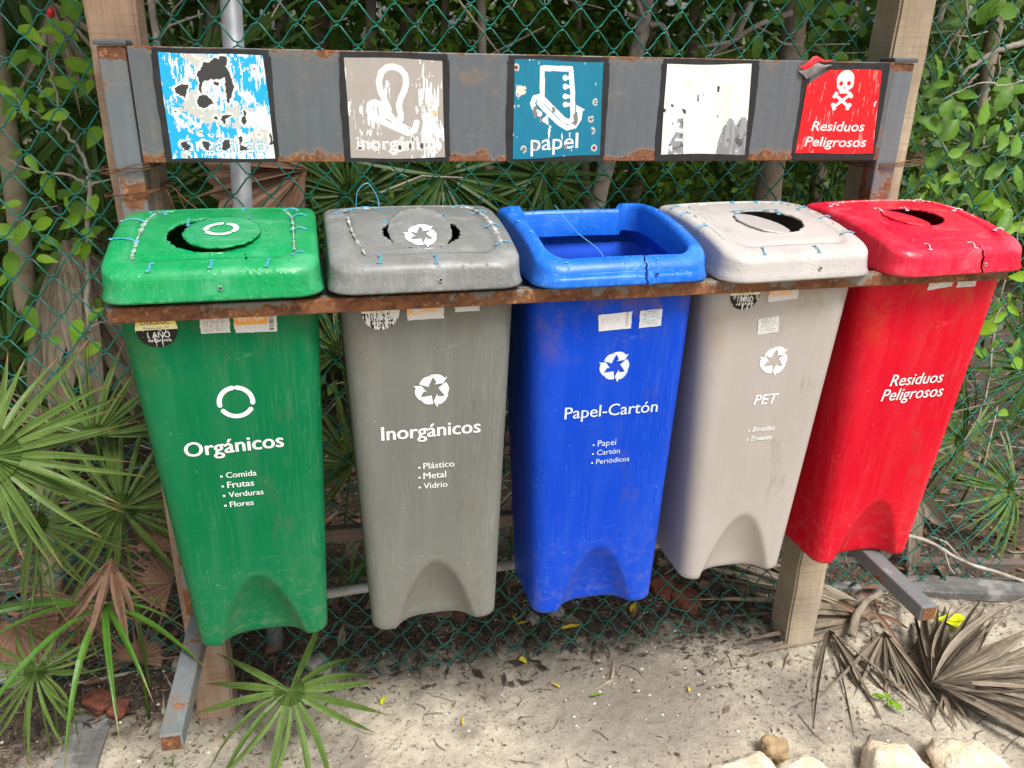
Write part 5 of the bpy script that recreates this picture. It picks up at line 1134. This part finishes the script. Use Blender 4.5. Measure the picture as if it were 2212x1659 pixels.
for i, (u, y, r_) in enumerate(far):
    p = A3(u, 60, y); lean = rnd.uniform(-.25,.25)
    o = tree('dark trunk in the thicket '+farlab[i], [(p.x-lean,y,0), (p.x-lean*.4,y,1.0), (p.x,y,1.8), (p.x+lean*.4,y,2.9)], r_, 'bark', 30+i, shade_crown=(i % 2 == 0)); o['group'] = 'dark trunks in the thicket'
# undergrowth that reads as one mass
def stuff(name, me, m_, label=None):
    o = ob(name, me, MT[m_]); tag(o, kind='stuff')
    if label: o['label'] = label
    return o
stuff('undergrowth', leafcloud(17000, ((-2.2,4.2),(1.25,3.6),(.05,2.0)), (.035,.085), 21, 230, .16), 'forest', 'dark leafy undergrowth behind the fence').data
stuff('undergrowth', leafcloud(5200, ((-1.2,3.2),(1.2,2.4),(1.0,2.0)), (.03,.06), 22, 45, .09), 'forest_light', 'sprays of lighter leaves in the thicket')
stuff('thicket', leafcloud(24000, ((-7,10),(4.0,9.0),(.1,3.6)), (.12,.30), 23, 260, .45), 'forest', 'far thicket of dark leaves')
# dead stalks and twigs of the thicket
mb = MB(); rnd = random.Random(9)
for i in range(420):
    x = rnd.uniform(-1.3, 3.4); y = rnd.uniform(.72, 2.2); z = rnd.uniform(.02, .55) if rnd.random() < .65 else rnd.uniform(.5, 1.9); a = rnd.uniform(0, math.pi); L = rnd.uniform(.12, .45); el = rnd.gauss(0,.5)
    d = Vector((math.cos(a), math.sin(a)*.6, math.sin(el))).normalized()*L; p = Vector((x,y,z)); mb.tube([p, p+d*.5+Vector((0,0,rnd.uniform(-.03,.03))), p+d], rnd.choice((.0012,.002,.003)), 4, cap=False)
stuff('dead_twigs', mb.mesh('twigs'), 'dry_grey', 'tangle of dead stalks behind the fence')

# ------------------------------------------------------------------ litter and loose things on the ground
def scatter_bits(n, m_, name, label, region, size, seed, flat=True, dens=None, thick=.25, lift=.001):
    rnd = random.Random(seed); V = []; F = []; (x0,x1),(y0,y1) = region; c = 0; tries = 0
    while c < n and tries < n*20:
        tries += 1; x = rnd.uniform(x0,x1); y = rnd.uniform(y0,y1)
        if dens and rnd.random() > dens(x,y): continue
        c += 1; L = rnd.uniform(*size)*rnd.choice((.6,1,1,1.6)); w2 = L*thick*rnd.uniform(.5,1.3); a = rnd.uniform(0, 2*math.pi); b0 = len(V); z = gz(x,y)+lift+.003
        dx, dy = math.cos(a), math.sin(a); cv = rnd.uniform(-.25,.25)*L; up = rnd.uniform(0,.25)*L
        V += [(x-dx*L/2-dy*w2*.2, y-dy*L/2+dx*w2*.2, z), (x-dy*w2/2+dx*0-dy*cv, y+dx*w2/2+dx*cv, z+w2*.4), (x+dx*L/2, y+dy*L/2, z+up), (x+dy*w2/2-dy*cv, y-dx*w2/2+dx*cv, z)]
        F += [(b0,b0+3,b0+2,b0+1)]
    return stuff(name, mesh(name, V, F), m_, label)
nearf = lambda x,y: min(1, .10+.9*math.exp(-((y-.62)/.16)**2)+.5*(x < -.05)+(.45 if (1.35 < x and y > .1) else 0)+.5*max(0, hnoise(x,y,3,8)))
scatter_bits(9500, 'litter_dark', 'leaf_litter', 'dark shredded plant litter on the sand', ((-.9,3.0),(-.25,1.2)), (.004,.014), 1, dens=nearf)
scatter_bits(1700, 'litter_brown', 'leaf_litter', 'brown plant crumbs on the sand', ((-.9,3.2),(-.25,1.5)), (.008,.028), 2, dens=nearf, thick=.3)
scatter_bits(900, 'dry_grey', 'straw_litter', 'pale dry straw shreds under the fence', ((-.9,3.2),(.35,1.5)), (.03,.10), 3, dens=lambda x,y: min(1,.25+math.exp(-((y-.75)/.25)**2)), thick=.06)
scatter_bits(1300, 'dry_brown', 'leaf_litter', 'brown dead leaves on the forest floor', ((-1.2,3.6),(.6,2.4)), (.03,.08), 4, dens=lambda x,y: .8, thick=.5, lift=.006)
scatter_bits(2600, 'litter_brown', 'leaf_litter', 'shredded brown debris drifted against the fence foot', ((-.6,2.0),(.42,.95)), (.010,.045), 7, dens=lambda x,y: math.exp(-((y-.66)/.12)**2), thick=.14, lift=.006)
scatter_bits(1500, 'litter_dark', 'leaf_litter', 'black debris drifted against the fence foot', ((-.6,2.0),(.40,.95)), (.012,.04), 8, dens=lambda x,y: math.exp(-((y-.62)/.13)**2), thick=.3, lift=.005)
rnd = random.Random(4); mb = MB()
for i in range(1500):
    x = rnd.uniform(-.8,3.0); y = rnd.uniform(-.2,.95); s_ = rnd.choice((.0015,.002,.0025,.0035,.006)); z = gz(x,y)+.002
    V = [(x+s_,y,z),(x,y+s_,z),(x-s_,y,z),(x,y-s_,z),(x,y,z+s_*.8),(x,y,z-s_)]; mb.add(V, [(0,1,4),(1,2,4),(2,3,4),(3,0,4),(1,0,5),(2,1,5),(3,2,5),(0,3,5)])
stuff('pebbles', mb.mesh('pebbles'), 'pebble', 'tiny pale pebbles and shell grit')
mb = MB()
for i in range(330):
    x = rnd.uniform(-.6,2.7); y = rnd.uniform(-.2,.75)**1 if rnd.random() < .6 else rnd.uniform(.45,.8); a = rnd.uniform(0,6.28); L = rnd.uniform(.02,.10)*rnd.choice((.6,1,1.3)); k = rnd.uniform(-1.3,1.3); P = []; px, py = x, y
    for q in range(7):
        P.append((px, py, gz(px,py)+.0035+.002*math.sin(q+i))); a += k/7+rnd.uniform(-.12,.12); px += L/6*math.cos(a); py += L/6*math.sin(a)
    mb.tube(P, rnd.choice((.0005,.0008,.0011)), 4, cap=False)
stuff('twigs', mb.mesh('twigs'), 'litter_dark', 'fine dark twigs and roots on the sand')

def rock(name, label, c, size, m_, seed, cat='rock', group=None, sub=4, amp=.25):
    bm = bmesh.new(); bmesh.ops.create_icosphere(bm, subdivisions=sub, radius=1)
    for v in bm.verts:
        # squared-off boulder
        v.co = Vector([math.copysign(abs(q)**.72, q) for q in v.co])
    me = bpy.data.meshes.new(name); bm.to_mesh(me); bm.free()
    for v in me.vertices: v.co = v.co+v.co.normalized()*(.06*abs(_nz.noise(v.co*8+Vector((seed,0,0))))*-1.6+amp*_nz.noise(v.co*1.3+Vector((seed*5,0,seed)))+amp*.35*_nz.noise(v.co*4+Vector((seed,3,1)))+amp*.12*_nz.noise(v.co*11))
    for v in me.vertices: v.co = Vector((v.co.x*size[0], v.co.y*size[1], v.co.z*size[2]))
    for p in me.polygons: p.use_smooth = True
    o = ob(name, me, MT[m_], loc=c, rot=(0,0,seed*.4)); tag(o, label, cat, group); return o
GR = 'pale border stones along the bottom of the sand'
def border(u, v, w_px, lab, seed, m_='sand_rock', y=None, hh=.045):
    p = at(u, v, 'z', .05); s_ = w_px/2/1750*2.55
    return rock('border_stone', lab, (p.x, p.y-.078, .018), (s_, .088, hh), m_, seed, 'stone', GR)
border(1585, 1635, 165, 'cream stone left of the small brown stone, lowest row', 1)
border(1725, 1638, 120, 'smaller cream stone between two larger ones, in front of the brown stone', 2)
border(1905, 1622, 160, 'buff pitted stone touching the large cream block on its left', 3, hh=.06)
border(2075, 1622, 175, 'largest cream block at the lower right', 4, hh=.062)
border(852, 1652, 75, 'small lone orange-tinted stone at the bottom edge under the grey bin', 5, hh=.03)
border(1318, 1655, 40, 'tiny pale stone at the bottom edge below the blue bin', 6, hh=.02)
rock('brown_stone', 'small pointed rusty brown stone behind the cream border stones', (1.455, .035, .02), (.038,.03,.032), 'tan_rock', 7, 'stone')
husks = [(1432,1283,'flattened reddish coconut husk half, behind its darker twin by the fence',(.056,.046,.034)), (1478,1300,'darker rounded reddish husk under the beige bin',(.056,.046,.034)), (215,1515,'reddish brown husk lying beside the left foot',(.042,.035,.022)), (255,1530,'smaller rounded end of the red husk pair beside the left foot',(.028,.03,.02))]
for i, (u, v, lab, s_) in enumerate(husks):
    p = at(u, v, 'z', .03); rock('coconut_husk', lab, (p.x, p.y, gz(p.x,p.y)+.018), s_, 'husk', 20+i, 'husk', 'reddish coconut husks')
for i, (u, v, s_, lab) in enumerate([(120,1440,.05,'rough grey stone at the far left under the palms'),(330,1420,.035,'knobbly grey stone left of the foot tube'),(395,1440,.03,'pale grey stone just behind the foot tube'),(1200,1330,.03,'grey stone under the blue bin by the fence'),(1150,1345,.022,'small pale stone between grey and blue bins'),(690,1440,.04,'dark lump of soil and stone behind the small fan palm'),(30,1470,.05,'flat sandy stone at the left edge')]):
    p = at(u, v, 'z', .02); rock('stone', lab, (p.x,p.y,gz(p.x,p.y)+.01), (s_,s_*.8,s_*.6), 'grey_rock', 40+i, 'stone', 'grey stones by the fence', amp=.4)
# slab at lower left
p = at(185, 1600, 'z', .01); o = ob('paving_slab', MB().box((p.x-.055, p.y-.10, gz(p.x,p.y)-.02), (p.x+.05, p.y+.10, gz(p.x,p.y)+.008), .004).mesh('paving_slab'), MT['plank_grey']); tag(o, 'half buried grey slab in the sand at the lower left', 'slab')
# planks along the fence on the right
def plank(label, a, b_, wd, h_, m_, z0=.0):
    a = Vector(a); b_ = Vector(b_); d = (b_-a); L = d.length; ang = math.atan2(d.y, d.x); me = MB().box((0,-wd/2,0),(L,wd/2,h_),.003)
    bm = bmesh.new(); mm = me.mesh('plank'); bm.from_mesh(mm)
    for k in range(1,30): bmesh.ops.bisect_plane(bm, geom=list(bm.verts)+list(bm.edges)+list(bm.faces), plane_co=(L*k/30,0,0), plane_no=(1,0,0))
    bm.to_mesh(mm); bm.free(); mesh_nudge(mm, .004, 6, h_*100)
    o = ob('plank', mm, MT[m_], loc=a, rot=(0,-math.asin((b_.z-a.z)/L),ang)); tag(o, label, 'plank', 'planks lying along the fence'); return o
plank('brown plank on edge nearest the fence at lower right', (1.86,.80,.02), (3.05,.60,.0), .035, .05, 'plank_brown')
plank('wide grey weathered plank in front of the brown one', (1.80,.735,.008), (2.95,.47,.0), .10, .032, 'plank_grey')
# fallen branch on the planks
o = ob('fallen_branch', MB().tube(spline([at(1960,1158,'y',.60), at(2010,1172,'y',.60), at(2080,1215,'y',.60), at(2150,1235,'y',.58), at(2230,1262,'y',.55)], 8), [.006,.006]+[.0065]*31, 7).mesh('fallen_branch', True), MT['bark_pale']) if False else None
S_ = spline([at(1955,1155,'y',.60), at(2010,1172,'y',.60), at(2080,1212,'y',.60), at(2150,1235,'y',.58), at(2240,1265,'y',.55)], 8)
br = thing('fallen_branch', S_[0], 'pale crooked branch resting on the planks at right', 'branch')
me = MB().tube([p-S_[0] for p in S_], [.0065*(1+.15*math.sin(i*1.3)) for i in range(len(S_))], 8).mesh('branch', True); mesh_nudge(me, .002, 30, 1); ob('branch', me, MT['bark_pale'], br)
ob('side_twig', MB().tube([at(2040,1190,'y',.6)-S_[0], at(2050,1225,'y',.58)-S_[0], at(2062,1240,'y',.57)-S_[0]], .003, 6).mesh('side_twig', True), MT['bark_pale'], br)
ob('side_twig', MB().tube([at(2075,1205,'y',.6)-S_[0], at(2045,1172,'y',.62)-S_[0], at(2010,1158,'y',.63)-S_[0]], .003, 6).mesh('side_twig', True), MT['bark_pale'], br)

# dead fronds lying on the sand at right
def lying(label, hub, az, span, L, n, m_, w_, seed, droops, fuse=.3, tilt=.12, h_=.03):
    hx, hy = hub; z = gz(hx,hy)+h_; t = thing('dead_frond', (hx,hy,z), label, 'palm frond')
    frond(t, (hx,hy,z), (-.05,-.08,1), (math.cos(R(az)), math.sin(R(az)), tilt), L, m_, n=n, span=span, w_=w_, droops=droops, seed=seed, fuse=fuse, loose=2.4); return t
lying('grey dead fan frond lying flat behind the right wooden post', (2.06,.46), 152, 50, .62, 34, 'dry_grey', .018, 1, (.03,.06,.1), .15, .10, .03)
lying('big curled grey brown dead frond lying at the lower right', (2.02,.155), 4, 118, .56, 52, 'dry_dark', .019, 2, (.03,.10,.20,.3), .20, .10, .045)
lying('short tuft of dark dead blades pointing to the bottom right stones', (2.05,.165), -105, 50, .17, 11, 'dry_dark', .020, 3, (.1,.2,.3), .2, .05, .035)
lying('bundle of thin dark dead blades trailing from the fallen frond towards the border stones', (2.03,.40), -118, 75, .40, 20, 'dry_dark', .009, 4, (.03,.06,.1), .08, .04, .03)
lying('thin dark dead blades crossing the sand below the beige bin', (1.86,.44), -100, 46, .50, 12, 'dry_dark', .009, 5, (.02,.05,.06), .05, .03, .03)
rnd = random.Random(3)
t = thing('dead_frond', (2.02,.47,.05), 'crumpled rust coloured leaf scraps piled by the right foot', 'leaf pile')
bl = blades('dry_brown', 1.0, .16, (.3,.6,.9), 'scrap')
for i in range(16):
    o = ob('leaflet', bl[i % 3], None, t, loc=(rnd.uniform(-.08,.05), rnd.uniform(-.04,.10), rnd.uniform(-.01,.04))); o.rotation_euler = (rnd.uniform(-.8,.8), rnd.uniform(-.5,.3), rnd.uniform(0,6.3)); o.scale = (rnd.uniform(.06,.15),.11,.1)
S_ = spline([(1.905,.39,.045),(1.95,.44,.075),(2.00,.475,.10),(2.07,.50,.11)], 6); t = thing('frond_stalk', S_[0], 'brown broken palm stalk with a splintered end in front of the planks', 'stalk')
me = MB().tube([p-S_[0] for p in S_], [.015-.006*i/len(S_) for i in range(len(S_))], 8).mesh('stalk', True); mesh_nudge(me, .004, 25, 2); ob('stalk', me, MT['bark'], t)
for i in range(9): a = -2.4+i*.22; ob('splinter', MB().tube([(0,0,0),(.022*math.cos(a),.022*math.sin(a),-.008+.003*(i % 3))], [.003,.0006], 4).mesh('splinter'), MT['dry_grey'], t)
o = ob('stick', MB().tube([at(150,1480,'z',.03), at(350,1440,'z',.03)], .0055, 8).mesh('stick', True), simple('stick', (.50,.42,.32), .8)); tag(o, 'pale peeled stick lying across the ground left of the foot tube', 'stick')

# single leaves
def fallen(name, label, u, v, L, az, m_, shape='acute', w_=.36, tilt=.15, cat='leaf', group='yellow leaves fallen around the bins', zz=.0):
    p = at(u, v, 'z', .015); z = gz(p.x,p.y)+.010+zz; me = leaf_mesh(L, L*w_, int(u), shape, name); o = ob(name, me, MT[m_], loc=(p.x-L*.5*math.cos(az), p.y-L*.5*math.sin(az), z), rot=(tilt, -.12, az)); return tag(o, label, cat, group)
fallen('yellow_leaf', 'largest yellow leaf, right of the bottom of the blue bin', 1367, 1326, .058, .9, 'leaf_yellow')
fallen('yellow_leaf', 'slim upright yellow leaf between the grey and blue bins', 1107, 1345, .055, 1.9, 'leaf_yellow', w_=.2)
fallen('yellow_leaf', 'slim yellow leaf lying flat beside the upright one', 1128, 1357, .05, .15, 'leaf_yellow', w_=.22)
fallen('yellow_leaf', 'long pale yellow leaf by the crumpled fence edge', 1235, 1362, .075, .1, 'leaf_yellow', w_=.2)
fallen('yellow_leaf', 'small yellow leaf in the dark soil beside the grey pipe end', 1125, 1276, .035, .1, 'leaf_yellow', w_=.3)
fallen('yellow_leaf', 'yellow green leaf beside the small fan palm', 828, 1510, .045, 1.2, 'leaf_neon', w_=.25)
fallen('yellow_leaf', 'thin yellow leaf alone on the sand below the grey bin', 1000, 1550, .035, 1.4, 'leaf_yellow', w_=.2)
fallen('yellow_flower_clump', 'crumpled pale yellow blossom on the sand edge', 1128, 1430, .030, .4, 'leaf_yellow', 'ovate', .9, .5)
fallen('yellow_leaf', 'curled orange tipped leaf in the middle of the sand', 1200, 1480, .035, 2.2, 'leaf_yellow', w_=.25)
fallen('yellow_leaf', 'yellow scrap with a dark stem at the edge of the stained sand', 1490, 1485, .025, 1.1, 'leaf_yellow', w_=.3)
fallen('green_leaf', 'narrow green leaf on the open sand below the blue bin', 1290, 1499, .04, .2, 'leaf_mid', w_=.25)
fallen('brown_leaf', 'tan curled dead leaf standing behind the small fan palm', 740, 1400, .09, 1.3, 'dry_grey', w_=.4, tilt=1.0, zz=.02)
t = thing('yellow_petals', at(2022, 1338, 'z', .03), 'vivid yellow three-part petal lying beside the right foot', 'petal')
for i, (a, L) in enumerate(((1.15,.075), (-.15,.105), (-.50,.105))):
    o = ob('petal', leaf_mesh(L, L*.36, i+3, 'ovate', 'petal'), MT['leaf_neon'], t); o.rotation_euler = (.1*i, -.1, a)
t = thing('green_sprig', at(1920, 1510, 'z', .03), 'small sprig of four light green leaves among the dead blades', 'sprig')
for i, (a, L) in enumerate(((2.5,.045), (1.4,.03), (-1.3,.045), (-2.0,.025))):
    o = ob('leaf', leaf_mesh(L, L*.45, i+9, 'ovate', 'leaf'), MT['leaf_bright'], t); o.rotation_euler = (.1, -.1, a)
# grass tufts
def tuft(label, u, v, n, L, seed, z=.0):
    rnd = random.Random(seed); p = at(u, v, 'z', z); t = thing('grass_tuft', (p.x,p.y,gz(p.x,p.y)), label, 'grass'); bl = blades('palm_lime', 1.0, .06, (.2,.4,.7), 'grass')
    for i in range(n):
        o = ob('blade', bl[i % 3], None, t); a = rnd.uniform(0,6.28); o.rotation_euler = (Matrix.Rotation(a,3,'Z') @ Matrix.Rotation(-rnd.uniform(.7,1.45),3,'Y')).to_euler(); s_ = L*rnd.uniform(.6,1.1); o.scale = (s_, L*.8, s_)
tuft('tuft of upright green grass blades left of the right wooden post', 1600, 1330, 7, .11, 1)
tuft('broad green grass blades behind the fence low at the right edge', 2160, 1130, 12, .24, 2)
tuft('green grass clump behind the fence just right of the red bin', 2020, 1165, 8, .20, 3)
tuft('grass blades showing between the green and grey bins', 760, 1300, 9, .22, 4)
tuft('grass blades showing between the grey and blue bins', 1110, 1200, 6, .16, 5)
tuft('short green shoot at the lower edge in front of the left foot', 372, 1650, 3, .05, 6)
